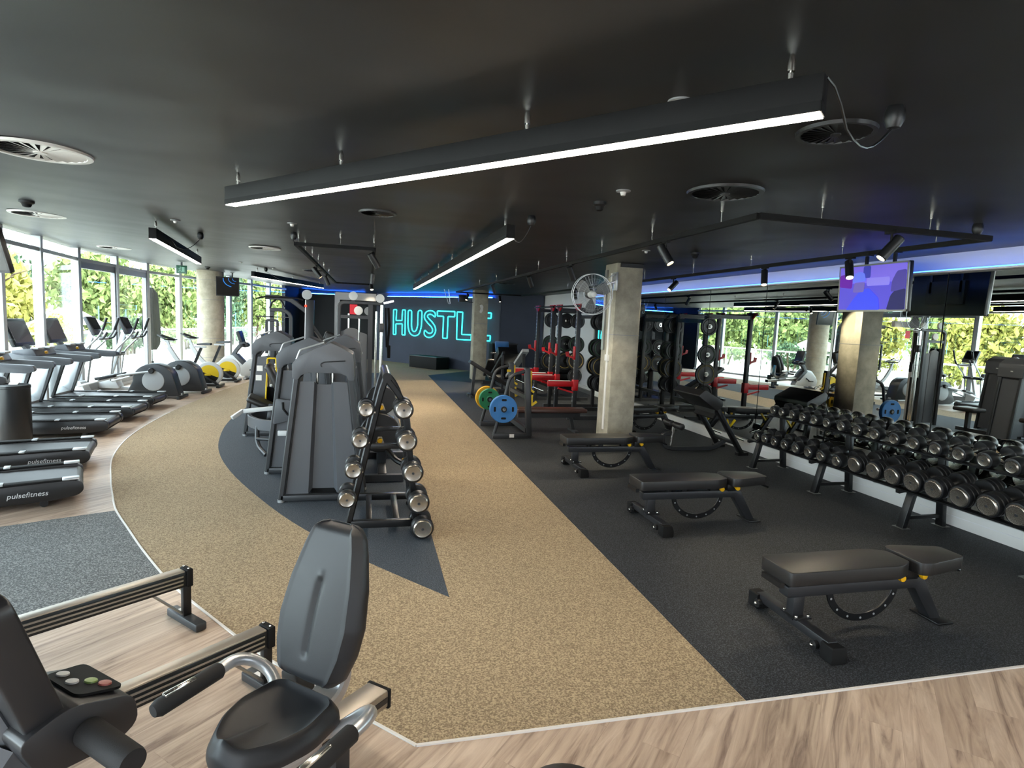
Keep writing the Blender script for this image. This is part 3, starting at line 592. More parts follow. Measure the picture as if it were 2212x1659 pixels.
part('display_logo', MB().tube([R2_ @ V((.12+.22*math.cos(a), -.004, .19+.19*math.sin(a))) for a in [PI*.98+i*.12 for i in range(13)]], .009, 6).tube([R2_ @ V((.15+.13*math.cos(a), -.004, .19+.11*math.sin(a))) for a in [PI*.95+i*.16 for i in range(12)]], .007, 6).tube([R2_ @ V((.17+.06*math.cos(a), -.004, .19+.05*math.sin(a))) for a in [PI*.9+i*.22 for i in range(11)]], .006, 6), mat('blue_logo', '1f66b0', .4, emit='1f6fc0', es=.4), tv2)
screen('television', 'black tilted screen cut off by the left edge, hung before the windows', (-3.66, 6.66, 2.19), -.3, .3, .7, .42, None, hang=.42)
# ------------------------------------------------------------------ fan on the pillar
K['bladegrey'] = mat('smoky_grey_plastic', '76787a', .45)
fn = thing('wall_fan', 'round caged fan with grey blades fixed to the concrete pillar', 'fan', (2.80, 7.15, 2.13))
ax = V((-.12, -1, -.08)).normalized(); fu = ax.cross(V((0, 0, 1))).normalized(); fv = fu.cross(ax)
q = MB()
q.ring(ax*.0, ax, .26, .005, 40, 6).ring(ax*-.09, ax, .26, .004, 40, 6).ring(ax*.045, ax, .13, .002, 30, 5).ring(ax*.03, ax, .2, .002, 30, 5)
for k in range(36):
    a = 2*PI*k/36; d = fu*math.cos(a)+fv*math.sin(a)
    q.tube([ax*.055+d*.04, ax*.05+d*.12, d*.26, ax*-.09+d*.26, ax*-.12+d*.1], .0009, 4)
part('cage', q, K['silver'], fn)
for k in range(3):
    a = .6+2*PI*k/3; ring_ = []
    q = MB(); rows = []
    for i in range(7):
        r = .05+.185*i/6; hw = .25+.18*math.sin(PI*i/6)
        row = []
        for j in range(5):
            b_ = a+(j/4-.5)*2*hw; row.append(fu*math.cos(b_)*r+fv*math.sin(b_)*r+ax*(-.04+(j/4-.5)*.05))
        rows.append(row)
    vs = [p for r in rows for p in r]+[p+ax*.004 for r in rows for p in r]
    fs = [(i*5+j, i*5+j+1, i*5+j+6, i*5+j+5) for i in range(6) for j in range(4)]; fs += [tuple(35+x for x in f)[::-1] for f in fs]
    part('blade', q.add(vs, fs), K['bladegrey'], fn)
part('hub', MB().lathe([(.05, -.09), (.05, 0), (.038, .02), (.036, .06), (.02, .066)], (0, 0, 0), ax, 24), K['wgrey'], fn)
part('motor', MB().lathe([(.03, -.23), (.06, -.21), (.065, -.13), (.05, -.09)], (0, 0, 0), ax, 20), K['black'], fn)
part('bracket', MB().tube([ax*-.18, ax*-.2+V((.1, .06, .08)), V((.395, .2, .2))], .016, 8).box((.395, .22, .2), (.03, .1, .24), bev=.005).tube([ax*-.2+V((.1, .06, .08)), V((.3, .16, .26)), V((.395, .2, .3))], .006, 6), K['silver'], fn)
# ------------------------------------------------------------------ dumbbells
def make_dumbbell(name, label, R_, HL_, gap, group, cr=.84):        # axis along x, resting origin at the centre
    t = thing(name, label, 'dumbbell', (0, 0, -9), 0, group)
    for s in (-1, 1):
        x0 = s*gap/2; x1 = s*(gap/2+HL_)
        prof = [(R_*.55, 0), (R_*.92, .004), (R_, .012)]
        n = 3 if HL_ > .1 else 1
        for k in range(1, n): prof += [(R_, HL_*k/n-.006), (R_*.95, HL_*k/n), (R_, HL_*k/n+.006)]
        prof += [(R_, HL_-.014), (R_*.93, HL_-.003), (R_*.84, HL_)]
        h = part('head', MB().lathe(prof, (x0, 0, 0), (s, 0, 0), 28), K['black'], t)
        part('end_cap', MB().lathe([(R_*cr, -.002), (R_*(cr-.04), .006), (R_*(cr-.12), .0105), (R_*(cr-.17), .009), (.0005, .009)], (x1, 0, 0), (s, 0, 0), 28), K['cap'], h)
        part('cap_hole_disc', MB().lathe([(R_*.13, .008), (R_*.12, .0115), (.0005, .0105)], (x1, 0, 0), (s, 0, 0), 14), K['dgrey'], h)  # dark disc painted in for the shade of the centre hole
    part('handle', MB().lathe([(.016, -gap/2), (.0165, -gap/4), (.018, 0), (.0165, gap/4), (.016, gap/2)], (0, 0, 0), (1, 0, 0), 14), K['chrome'], t)
    return t
LOW = [6.27, 6.12, 5.94, 5.76, 5.57, 5.37, 5.18, 4.96, 4.74, 4.51, 4.30, 4.09, 3.88, 3.65, 3.42, 3.20, 2.97, 2.74]
UPP = [6.33, 6.17, 5.98, 5.80, 5.61, 5.42, 5.21, 4.99, 4.77, 4.54, 4.33, 4.11, 3.89, 3.67, 3.45, 3.22, 2.99, 2.76]
words = ['first', 'second', 'third', 'fourth', 'fifth', 'sixth', 'seventh', 'eighth', 'ninth', 'tenth', 'eleventh', 'twelfth', 'thirteenth', 'fourteenth', 'fifteenth', 'sixteenth', 'seventeenth', 'eighteenth']
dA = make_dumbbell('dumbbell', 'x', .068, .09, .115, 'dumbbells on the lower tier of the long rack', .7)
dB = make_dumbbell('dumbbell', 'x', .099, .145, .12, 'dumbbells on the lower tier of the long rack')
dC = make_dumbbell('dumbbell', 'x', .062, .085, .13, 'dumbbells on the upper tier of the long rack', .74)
sl = .2                                                     # trays tip towards the aisle
def put(root, first, x, y, z, s, label, tilt):
    o = root if first else dup(root, (x, y, z), 0, label)
    o.location = (x, y, z); o.rotation_euler = (0, tilt, 0); o.scale = (s,)*3; o['label'] = label
for i, y in enumerate(LOW):
    if i < 8: put(dA, i == 0, 4.88, y, .402+.068*(.93+.02*i), .93+.02*i, 'black dumbbell with chrome end, %s from the pillar end on the lower tier' % words[i], -.17)
    else: put(dB, i == 8, 4.915, y, .410+.099*(.90+.014*(i-8)), .90+.014*(i-8), 'large ridged black dumbbell with chrome end, %s from the pillar end on the lower tier' % words[i], -.17)
for i, y in enumerate(UPP): put(dC, i == 0, 5.13, y, .729+.062*(.92+.018*i), .92+.018*i, 'slim black dumbbell with chrome end, %s from the pillar end on the upper tier' % words[i], -.17)
rk = thing('dumbbell_rack', 'long black two tier dumbbell rack standing along the mirrors', 'dumbbell rack', (4.85, 4.5, 0))
for yy in (6.40, 5.32, 4.22, 3.12):
    y = yy-4.5
    part('front_leg', MB().beam((-.03, y, 0), (.06, y, .36), .05, .07, (0, 1, 0), bev=.004), K['blackm'], rk)
    part('rear_leg', MB().beam((.43, y, 0), (.36, y, .68), .05, .07, (0, 1, 0), bev=.004), K['blackm'], rk)
    for p_, q_ in (((-.0, y, .10), (.42, y, .10)), ((.05, y, .335), (.40, y, .335))): part('cross_bar', MB().beam(p_, q_, .03, .03), K['blackm'], rk)
    for p_, q_ in (((-.12, y, .35), (.25, y, .41)), ((.13, y, .668), (.46, y, .724))): part('tray_arm', MB().beam(p_, q_, .04, .03), K['blackm'], rk)
    for x in (-.03, .43): part('foot_plate', MB().box((x, y, .005), (.09, .12, .008)), K['steel'], rk)
for (xa, za), nm in (((-.08, .375), 'tray_rail'), ((.17, .415), 'tray_rail'), ((.16, .700), 'tray_rail'), ((.40, .738), 'tray_rail')):
    part(nm, MB().box((xa, -.0, za), (.05, 3.85, .014), (0, -.17, 0)), K['blackm'], rk)
# vertical rack by the path, dumbbells with their axis along y
vr = thing('dumbbell_rack', 'black upright A frame dumbbell rack standing on the blue rubber', 'dumbbell rack', (.13, 4.75, 0))
LS = [(-.27, .10), (-.01, 1.16), (.03, 1.28)]
for yy in (-.10, .62):
    part('frame_leg', MB().ribbon([(-.27, yy, .03), (-.02, yy, 1.17), (.015, yy, 1.27)], .05, .05, .05, side=(0, 1, 0)), K['blackm'], vr)
    part('frame_leg', MB().ribbon([(.275, yy, .03), (.175, yy, .98), (.12, yy, 1.13), (.03, yy, 1.24)], .05, .05, .1, side=(0, 1, 0)), K['blackm'], vr)
    part('cross_bar', MB().beam((-.26, yy, .09), (.27, yy, .09), .05, .06, bev=.004), K['blackm'], vr)
    part('cross_bar', MB().beam((-.12, yy, .72), (.2, yy, .72), .04, .04, bev=.004), K['blackm'], vr)
part('top_cap', MB().cyl((.02, -.135, 1.27), (.02, .655, 1.27), .035), K['blackm'], vr)
for x in (-.1, .12): part('floor_bar', MB().beam((x, -.1, .09), (x, .62, .09), .05, .05, bev=.004), K['blackm'], vr)
for x in (-.27, .275):
    for yy in (-.1, .62): part('foot', MB().cyl((x, yy, 0), (x, yy, .03), .035), K['matte'], vr)
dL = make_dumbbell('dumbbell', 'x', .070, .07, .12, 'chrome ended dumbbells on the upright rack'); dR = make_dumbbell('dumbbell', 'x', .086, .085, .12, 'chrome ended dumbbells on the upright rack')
RC = [('L', -.005, 1.035, .9), ('L', -.045, .80, .95), ('L', -.09, .57, .98), ('L', -.135, .345, 1.0), ('R', .275, 1.035, .88), ('R', .305, .79, .92), ('R', .355, .545, .96), ('R', .405, .305, 1.0), ('R', .44, .10, 1.03)]
n_ = dict(L=0, R=0)
for sd, x, z, s in RC:
    r_ = dL if sd == 'L' else dR; k = n_[sd]; n_[sd] += 1
    lb = 'chrome ended dumbbell on the upright rack, %s from the top on the %s side' % (words[k], 'machine' if sd == 'L' else 'aisle')
    o = r_ if k == 0 else dup(r_, (0, 0, 0))
    xx = x*1.0+.13-.13; o.location = (x-.01*(1 if sd == 'R' else -1)*0, 4.6, z); o.rotation_euler = (0, 0, PI/2); o.scale = (s,)*3; o['label'] = lb
    Rr = (.07 if sd == 'L' else .086)*s; sx = -1 if sd == 'L' else 1
    for dy in (-.045, .045): part('cradle', MB().beam((x-.13-sx*.07, 4.6+dy-4.75, z-.03), (x-.13+sx*.01, 4.6+dy-4.75, z-.026), .02, .012).beam((x-.13+sx*.015, 4.6+dy-4.75, z-.03), (x-.13+sx*.03, 4.6+dy-4.75, z+.035), .02, .01, (0, 1, 0)), K['chrome'], vr)
# ------------------------------------------------------------------ adjustable benches
def make_bench():
    t = thing('weight_bench', 'x', 'weight bench', (0, 0, 0), 0, 'adjustable benches on the dark rubber')
    part('cross_foot', MB().beam((0, -.30, .075), (0, .30, .075), .065, .05, bev=.006), K['bsteel'], t)
    for y in (-.31, .31): part('foot_block', MB().prism(rpoly([(-.05, 0), (.05, 0), (.05, .05), (.035, .095), (-.05, .095)], .01), (0, y, 0), (1, 0, 0), (0, 0, 1), .085, .006), K['matte'], t)
    for y in (-.22, .26): part('wheel', MB().lathe([(.008, -.014), (.026, -.012), (.026, .012), (.008, .014)], (-.045, y, .045), (1, 0, 0), 18), K['black'], t)
    for y in (-.22, .26): part('wheel_bolt', MB().ball((-.064, y, .045), .011), K['chrome'], t)
    part('front_post', MB().beam((0, 0, .08), (0.0, 0, .245), .075, .06, (0, 1, 0), bev=.005), K['bsteel'], t)
    part('post_plate', MB().box((.01, 0, .104), (.11, .13, .01)), K['blackm'], t)
    for x in (-.03, .05):
        for y in (-.05, .05): part('bolt', MB().ball((x, y, .113), .009, 10), K['chrome'], t)
    part('main_beam', MB().prism(rpoly([(-.09, .225), (.82, .225), (.97, .01), (1.05, .01), (.88, .29), (-.09, .29)], .012), (0, 0, 0), (1, 0, 0), (0, 0, 1), .075, .006), K['bsteel'], t)
    part('rear_foot', MB().box((1.02, 0, .006), (.12, .20, .012), bev=.004), K['blackm'], t)
    q = MB(); pts = [(.47+.24*math.cos(a), 0, .245+.20*math.sin(a)) for a in [PI*1.04+i*PI*.92/14 for i in range(15)]]
    part('arc_plate', q.ribbon(pts, .012, .045, side=(0, 1, 0)), K['blackm'], t)
    q = MB()
    for i in range(1, 14, 2): q.lathe([(.007, -.0075), (.007, .0075)], pts[i], (0, 1, 0), 10)
    part('arc_holes', q, K['lgrey'], t)
    part('back_pad', MB().prism(rpoly([(-.16, -.135), (.60, -.135), (.71, -.085), (.71, .085), (.60, .135), (-.16, .135)], .03), (0, 0, .378), (1, 0, 0), (0, 1, 0), .082, .024, 3), K['vinyl'], t)
    part('seat_pad', MB().prism(rpoly([(.735, -.135), (.80, -.15), (1.12, -.085), (1.12, .085), (.80, .15), (.735, .135)], .03), (0, 0, .388), (1, 0, 0), (0, 1, 0), .076, .024, 3), K['vinyl'], t)
    part('pad_rail', MB().beam((-.12, 0, .325), (.70, 0, .325), .05, .035, bev=.004).beam((-.17, -.08, .325), (-.17, .08, .325), .03, .03), K['blackm'], t)
    for p_, q_ in (((.62, 0, .305), (.10, .07, .06)), ((.79, 0, .315), (.09, .08, .07)), ((.32, 0, .30), (.05, .045, .05))): part('hinge', MB().box(p_, q_, bev=.005), K['blackm'], t)
    part('rubber_stop', MB().lathe([(.032, .288), (.028, .30), (.026, .32), (.022, .342)], (.17, 0, 0), n=16), K['matte'], t)
    for x, z in ((.655, .32), (.815, .325)):
        k = part('knob', MB().lathe([(.008, 0), (.008, .03), (.019, .033), (.022, .05), (.019, .06), (.002, .062)], (x, -.04, z), (0, -1, 0), 16), K['amber'], t, 'round yellow knob')
    part('seat_handle', MB().tube([(1.05, 0, .345), (1.12, 0, .33), (1.20, 0, .30)], .011, 8), K['blackm'], t)
    return t
b0 = make_bench()
for i, (x, y, lb) in enumerate(((2.46, 2.77, 'black adjustable weight bench with yellow knobs, nearest the wood floor'), (2.46, 4.61, 'black adjustable weight bench with yellow knobs, middle of the row of three'), (2.42, 6.46, 'black adjustable weight bench with yellow knobs, in front of the concrete pillar'))):
    o = b0 if i == 0 else dup(b0, (0, 0, 0)); o.location = (x, y, .006); o['label'] = lb
fb = dup(b0, (4.05, 8.75, .006), PI*.06, 'adjustable bench in the shade just behind the concrete pillar')
# ------------------------------------------------------------------ preacher bench with bar hooks beside the pillar
pb = thing('preacher_bench', 'black curl bench with sloping pad, foam rollers and yellow bar hooks by the mirror', 'preacher bench', (4.7, 7.35, 0))
for y in (-.27, .29):
    part('leg', MB().beam((.43, y, .03), (-.03, y, .70), .055, .085, (0, 1, 0), bev=.006), K['blackm'], pb)
    part('foot', MB().beam((.36, y, .025), (.52, y, .025), .08, .04), K['blackm'], pb)
    part('foot_sticker', MB().box((.385, y-.029, .10), (.05, .003, .045), (0, .9, 0)), K['paper'], pb)
    hk = part('bar_hook', MB().beam((.14, y, .47), (.27, y, .30), .02, .03, (0, 1, 0)).beam((.20, y, .40), (.16, y, .52), .02, .03, (0, 1, 0)).beam((.20, y, .40), (.29, y, .51), .02, .03, (0, 1, 0)), K['yellow'], pb, 'yellow V shaped hook')
    part('peg', MB().cyl((.30, y, .27), (.46, y, .22), .016), K['chrome'], pb)
part('cross_bar', MB().beam((.33, -.27, .18), (.33, .29, .18), .06, .05, bev=.005), K['blackm'], pb); part('cross_bar', MB().beam((.0, -.25, .62), (.0, .27, .62), .05, .06), K['blackm'], pb)
part('arm_pad', MB().prism(rpoly([(-.30, -.075), (.06, -.10), (.10, .0), (.06, .06), (-.26, .045)], .02), (-.05, .01, .76), (.86, 0, -.5), (.5, 0, .86), .70, .025, 3), K['vinyl'], pb)
part('pad_skirt', MB().prism([(-.02, -.12), (.02, -.12), (.02, .12), (-.02, .12)], (.03, .01, .62), (.86, 0, -.5), (.5, 0, .86), .50, .01), K['matte'], pb)
part('base_tube', MB().ribbon([(.33, .0, .16), (.16, 0, .05), (-.50, 0, .05), (-.64, 0, .09), (-.66, 0, .26), (-.55, 0, .27)], .06, .06, .12, side=(0, 1, 0)), K['dgrey'], pb)
part('seat_post', MB().cyl((-.52, 0, .08), (-.50, 0, .37), .022), K['chrome'], pb)
for y0, y1 in ((-.24, -.03), (.03, .24)): part('foam_roller', MB().lathe([(.03, 0), (.045, .01), (.045, .20), (.03, .21)], (-.50, y0, .40), (0, 1, 0), 18), K['vinyl'], pb)
part('roller_rod', MB().cyl((-.5, -.03, .40), (-.5, .03, .40), .014), K['chrome'], pb)
# ------------------------------------------------------------------ weight plates
def make_plate(name, mt, R_, th, slots=True, face=None, rim=None):     # axis along y, facing -y
    t = thing(name, 'x', 'weight plate', (0, 0, -9))
    part('disc', MB().lathe([(.026, -th/2), (.05, -th/2-.004), (R_*.35, -th/2+.004), (R_*.8, -th/2+.002), (R_*.86, -th/2), (R_*.97, -th/2), (R_, -th/2+.008), (R_, th/2-.008), (R_*.97, th/2), (R_*.4, th/2), (.026, th/2)], (0, 0, 0), (0, 1, 0), 40), mt, t)
    part('hub', MB().lathe([(.045, -.004), (.045, -.012), (.027, -.012), (.026, .002)], (0, -th/2, 0), (0, 1, 0), 24), face or K['blackm'], t)
    if slots:
        for k in range(4):
            a = k*PI/2; c = V((math.cos(a)*R_*.66, -th/2-.0005, math.sin(a)*R_*.66)); u = V((-math.sin(a), 0, math.cos(a)))
            part('grip_slot', MB().prism(rpoly([(-R_*.18, -R_*.075), (R_*.18, -R_*.075), (R_*.18, R_*.075), (-R_*.18, R_*.075)], R_*.07), c, u, (V((0, 1, 0)).cross(u)), .006), K['matte'], t)
    if rim: part('rim_lettering', MB().ring((0, -th/2, 0), (0, 1, 0), R_*.78, .009, 40, 6), rim, t)
    return t
# ------------------------------------------------------------------ olympic flat bench beyond the pillar
ob = thing('bench_press', 'flat brown bench press with yellow bar hooks and coloured plates on its frame', 'bench press', (2.2, 8.85, 0))
for y, s in ((-.50, -1), (.52, 1)):
    part('base_beam', MB().beam((-.38, y, .04), (.2, y, .04), .07, .08, bev=.005), K['dgrey'], ob)
    part('upright', MB().beam((.17, y, .04), (.10, y, 1.06), .08, .09, (0, 1, 0), bev=.006), K['dgrey'], ob)
    part('curved_tube', MB().tube([(-.37, y, .04), (-.20, y, .70), (-.16, y, .94), (.10, y, 1.02)], .026, 12, fil=.12), K['dgrey'], ob)
    hk = part('bar_hook', MB().beam((.16, y, 1.02), (.16, y, .74), .03, .04, (0, 1, 0)).beam((.16, y, .74), (.22, y, .70), .03, .04, (0, 1, 0)).beam((.19, y, .66), (.19, y, .50), .03, .04, (0, 1, 0)).beam((.19, y, .50), (.27, y, .56), .03, .03, (0, 1, 0)), K['yellow'], ob, 'yellow hook strip')
    part('bar_pin', MB().cyl((.2, y, .78), (.36, y, .72), .02), K['chrome'], ob)
    part('plate_peg', MB().cyl((-.26, y-.16, .46), (-.26, y+.16, .46), .024), K['chrome'], ob)
part('cross_beam', MB().beam((.14, -.5, .12), (.14, .52, .12), .06, .07).beam((.12, -.5, .62), (.12, .52, .62), .05, .06).beam((.12, .0, .27), (1.15, .0, .27), .07, .07), K['dgrey'], ob)
part('pad', MB().box((.66, 0.0, .355), (1.16, .27, .065), bev=.02, seg=3), K['brown'], ob)
part('rear_leg', MB().ribbon([(.7, 0, .27), (1.0, 0, .27), (1.06, 0, .02)], .06, .06, .09, side=(0, 1, 0)), K['dgrey'], ob)
part('rear_foot', MB().beam((1.06, -.18, .02), (1.06, .18, .02), .06, .04), K['dgrey'], ob)
part('frame_label', MB().box((-.10, -.537, .045), (.07, .003, .05)), K['paper'], ob)
part('frame_label', MB().box((.06, .47, .93), (.07, .003, .04)), K['yellow'], ob)
for mt, R_, y, x, lb in ((K['blue'], .205, 8.35-.10, 1.94, 'blue rubber weight plate with four grip slots on the bench press frame'), (K['green'], .175, 9.37-.10, 1.94, 'green rubber weight plate on the far peg of the bench press frame'), (K['yel2'], .195, 9.37+.10, 1.94, 'yellow rubber weight plate behind the green plate on the bench press frame')):
    p_ = make_plate('weight_plate', mt, R_, .075); p_.location = (x, y, .46); p_['label'] = lb; p_['group'] = 'coloured plates on the bench press'
# ------------------------------------------------------------------ power racks
def make_rack(y0, y1, label):
    t = thing('power_rack', label, 'power rack', (3.65, (y0+y1)/2, 0), 0, 'red and black power racks'); h = (y1-y0)/2
    for x in (0, .95):
        for y in (-h, h):
            part('upright', MB().beam((x, y, 0), (x, y, 2.1 if x == 0 else 2.0), .07, .075, (0, 1, 0), bev=.004), K['dgrey'], t)
            if x == 0:
                q = MB()
                for k in range(22): q.cyl((x-.039, y, .35+k*.075), (x-.036, y, .35+k*.075), .014, n=8)
                part('peg_holes', q, K['lgrey'], t)
    for y in (-h, h):
        part('foot_beam', MB().beam((-.12, y, .04), (1.25, y, .04), .07, .07), K['dgrey'], t)
        part('top_beam', MB().beam((0, y, 2.0), (.95, y, 2.0), .06, .07), K['blackm'], t)
        part('bar_cup', MB().box((-.045, y, 1.22), (.03, .09, .24), bev=.01).beam((-.05, y, 1.13), (-.17, y, 1.17), .06, .03).beam((-.165, y, 1.16), (-.18, y, 1.24), .06, .02, (0, 1, 0)), K['red'], t, 'red bar cup')
        part('spotter_arm', MB().beam((.03, y, .66), (-.52, y, .66), .05, .10, bev=.01).beam((-.02, y, .5), (-.32, y, .58), .03, .03).box((.0, y, .64), (.10, .10, .20), bev=.01), K['red'], t, 'red spotter arm')
        part('arm_liner', MB().beam((-.1, y, .715), (-.50, y, .715), .04, .012), K['paper'], t)
    part('pull_up_bar', MB().tube([(-.05, -h-.15, 2.06), (-.05, h+.15, 2.06)], .018, 10), K['blackm'], t)
    part('top_gusset', MB().prism([(-.16, .0), (.16, .0), (.04, -.12), (-.04, -.12)], (-.02, h, 2.1), (0, 1, 0), (0, 0, 1), .03).prism([(-.16, .0), (.16, .0), (.04, -.12), (-.04, -.12)], (-.02, -h, 2.1), (0, 1, 0), (0, 0, 1), .03), K['red'], t, 'red gusset')
    for z in (1.9, .3): part('rear_beam', MB().beam((.95, -h, z), (.95, h, z), .06, .07), K['dgrey'], t)
    for z in (.55, .9, 1.27, 1.8):
        for y in (-h, h): part('plate_peg', MB().cyl((.95, y-.17*(1 if y < 0 else -1)*1, z), (.95, y, z), .022), K['chrome'], t)
    return t
make_rack(11.45, 12.5, 'red and black power rack standing farther along the mirror wall'); make_rack(9.95, 11.0, 'red and black power rack standing nearer, just past the pillar')
pl = [make_plate('weight_plate', K['black'], .21, .05, False, K['chrome'], K['gold']), make_plate('weight_plate', K['black'], .19, .045, False, K['chrome'], mat('faded_green_ring', '37573f', .6)), make_plate('weight_plate', K['black'], .17, .045, False, K['chrome'], K['dgrey'])]
used = [0, 0, 0]
def plate(kind, x, y, z, rz, lb):
    o = pl[kind] if not used[kind] else dup(pl[kind], (0, 0, 0)); used[kind] = 1
    o.location = (x, y, z); o.rotation_euler = (0, 0, rz); o['label'] = lb; o['group'] = 'black plates stored on the power racks'
for rn, (yy, s) in (('nearer', (9.95, 1)), ('nearer far side', (11.0, -1)), ('farther', (11.45, 1)), ('farther far side', (12.5, -1))):
    for kd, z, w_ in ((1, .9+.37, 'second peg'), (0, .9, 'third peg'), (2, .55, 'lowest peg'), (2, 1.8, 'top peg')):
        plate(kd, 4.60, yy-s*.09, z, 0, 'black weight plate with %s ring on the %s, %s rack post' % ({0: 'gold', 1: 'green', 2: 'grey'}[kd], w_, rn))
# plates stored on the near racks' aisle facing pegs, seen from the front
tree_ = thing('plate_tree', 'black upright plate stand between the power racks and the mirror', 'plate stand', (4.15, 12.95, 0))
part('post', MB().beam((0, 0, 0), (0, 0, 2.0), .08, .08, (0, 1, 0)), K['blackm'], tree_); part('base', MB().box((0, 0, .03), (.6, .6, .05), bev=.01), K['blackm'], tree_)
for x in (-.1, .22):
    for z in (.88, 1.27, 1.8): part('plate_peg', MB().cyl((x, .05, z), (x, -.22, z), .022).beam((0, 0, z), (x, 0, z), .05, .05), K['chrome'], tree_)
for x, col in ((-.1, 'first column'), (.26, 'second column')):
    for kd, z, lv in ((0, .88, 'bottom'), (1, 1.27, 'middle'), (2, 1.8, 'top')): plate(kd, 4.15+x, 12.8, z, 0, 'black plate on the %s peg, %s of the plate stand' % (lv, col))
# ------------------------------------------------------------------ leg press, boxes, far clutter
lp = thing('leg_press', 'black angled leg press with blue foot plate before the far pillar', 'leg press', (3.55, 14.4, 0))
part('rail', MB().beam((.15, .9, .25), (.15, -.75, 1.05), .16, .07), K['wgrey'], lp); part('rail', MB().beam((-.35, .9, .25), (-.35, -.6, .98), .05, .06), K['dgrey'], lp)
part('base', MB().beam((-.1, 1.3, .05), (-.1, -.9, .05), .1, .08).beam((-.5, -.8, .05), (.4, -.8, .05), .08, .08).beam((-.5, 1.2, .05), (.4, 1.2, .05), .08, .08), K['dgrey'], lp)
part('carriage', MB().prism([(-.3, -.1), (.3, -.1), (.25, .12), (-.25, .12)], (-.1, .25, .85), (0, .85, -.5), (0, .5, .85), .5, .01), K['blackm'], lp)
part('foot_plate', MB().prism([(-.05, -.2), (.02, -.2), (.02, .2), (-.05, .2)], (-.12, .62, 1.0), (0, .85, -.5), (0, .5, .85), .36, .01), K['blue_pad'], lp, 'blue foot plate')
part('plate_peg', MB().cyl((-.5, .3, .9), (.3, .3, .9), .025), K['chrome'], lp)
part('back_pad', MB().prism([(-.35, -.04), (.35, -.04), (.35, .04), (-.35, .04)], (-.25, 1.15, .45), (0, -.75, .66), (0, .66, .75), .4, .02), K['vinyl'], lp)
part('seat_pad', MB().box((-.25, .75, .27), (.42, .4, .08), (.25, 0, 0), bev=.02), K['vinyl'], lp)
part('support', MB().beam((.15, -.7, .05), (.15, -.6, .98), .07, .07, (0, 1, 0)).beam((-.35, -.55, .05), (-.35, -.5, .93), .05, .05, (0, 1, 0)), K['dgrey'], lp)
bx = thing('storage_box', 'low grey and black box lying by the far wall under the neon sign', 'box', (2.05, 20.2, 0), -.92)
part('body', MB().box((0, 0, .2), (1.35, .6, .4), bev=.015), K['matte'], bx); part('cover', MB().box((-.685, 0, .19), (.012, .6, .36), bev=.004), mat('grey_fabric', '8a8f96', .8), bx); part('strap', MB().box((-.69, .0, .36), (.014, .2, .05)), K['navy'], bx)
part('lid', MB().box((0, 0, .405), (1.37, .62, .03), bev=.01), K['dgrey'], bx)
cb = thing('storage_cabinet', 'tall black cabinet beside the far pillar', 'cabinet', (3.95, 17.2, 0)); part('body', MB().box((0, 0, .52), (.75, .5, 1.04), bev=.01), K['matte'], cb); part('lid', MB().box((0, 0, 1.05), (.78, .53, .03)), K['black'], cb)
mt_ = thing('mat_stack', 'stack of black gym mats at the end of the mirror wall', 'gym mats', (5.0, 15.2, 0))
for k in range(6): part('mat', MB().box((.02*(k % 2), 0, .06+k*.15), (.55, 1.5, .13), bev=.02), K['matte'], mt_)
pr_ = thing('projector', 'small black projector held by a bracket before the neon letters', 'projector', (2.62, 16.85, 2.32))
part('body', MB().box((0, 0, 0), (.22, .16, .2), bev=.01), K['black'], pr_); part('bracket', MB().tube([(.05, 0, -.05), (.18, 0, -.09), (.33, 0, -.1)], .012, 6), K['black'], pr_)
st2 = thing('hanging_strap', 'pale loop of suspension strap hanging from the ceiling before the letter L', 'strap', (2.3, 17.3, 2.58))
part('loop', MB().tube([(-.16, 0, 0), (-.02, 0, -.42), (.03, 0, -.42), (-.03, 0, 0)], .011, 6, fil=.03), K['silver'], st2)
ib = thing('incline_bench', 'black padded incline bench standing by the foot of the far pillar', 'incline bench', (2.5, 12.95, 0))
part('pad', MB().prism(rpoly([(-.55, -.04), (.55, -.04), (.55, .04), (-.55, .04)], .02), (.2, 0, .52), (.85, 0, -.5), (.5, 0, .85), .3, .015), K['vinyl'], ib)
part('frame', MB().beam((-.2, 0, .04), (-.15, 0, .7), .06, .06, (0, 1, 0)).beam((-.3, 0, .04), (.7, 0, .04), .06, .06).beam((.62, 0, .04), (.6, 0, .25), .05, .05, (0, 1, 0)), K['dgrey'], ib); part('foot', MB().beam((-.25, -.3, .03), (-.25, .3, .03), .06, .05), K['dgrey'], ib)

def lettering(txt, size, mt, parent, origin, ux, uy, name='logo', ext=.001, shear=0.0, bold=0.0):
    cu = bpy.data.curves.new(name, 'FONT'); cu.body = txt; cu.size = size; cu.extrude = ext; cu.align_x = 'CENTER'; cu.align_y = 'CENTER'; cu.shear = shear; cu.offset = bold
    cu.materials.append(mt)
    tmp = bpy.data.objects.new(name, cu); C.objects.link(tmp)
    me = bpy.data.meshes.new_from_object(tmp.evaluated_get(bpy.context.evaluated_depsgraph_get())); bpy.data.objects.remove(tmp); bpy.data.curves.remove(cu)
    o = bpy.data.objects.new(name, me); C.objects.link(o); o.parent = parent
    ux, uy = V(ux).normalized(), V(uy).normalized(); n = ux.cross(uy); m = M.Identity(4)
    for i in range(3): m[i][0] = ux[i]; m[i][1] = uy[i]; m[i][2] = n[i]; m[i][3] = origin[i]
    o.matrix_local = m
    return o
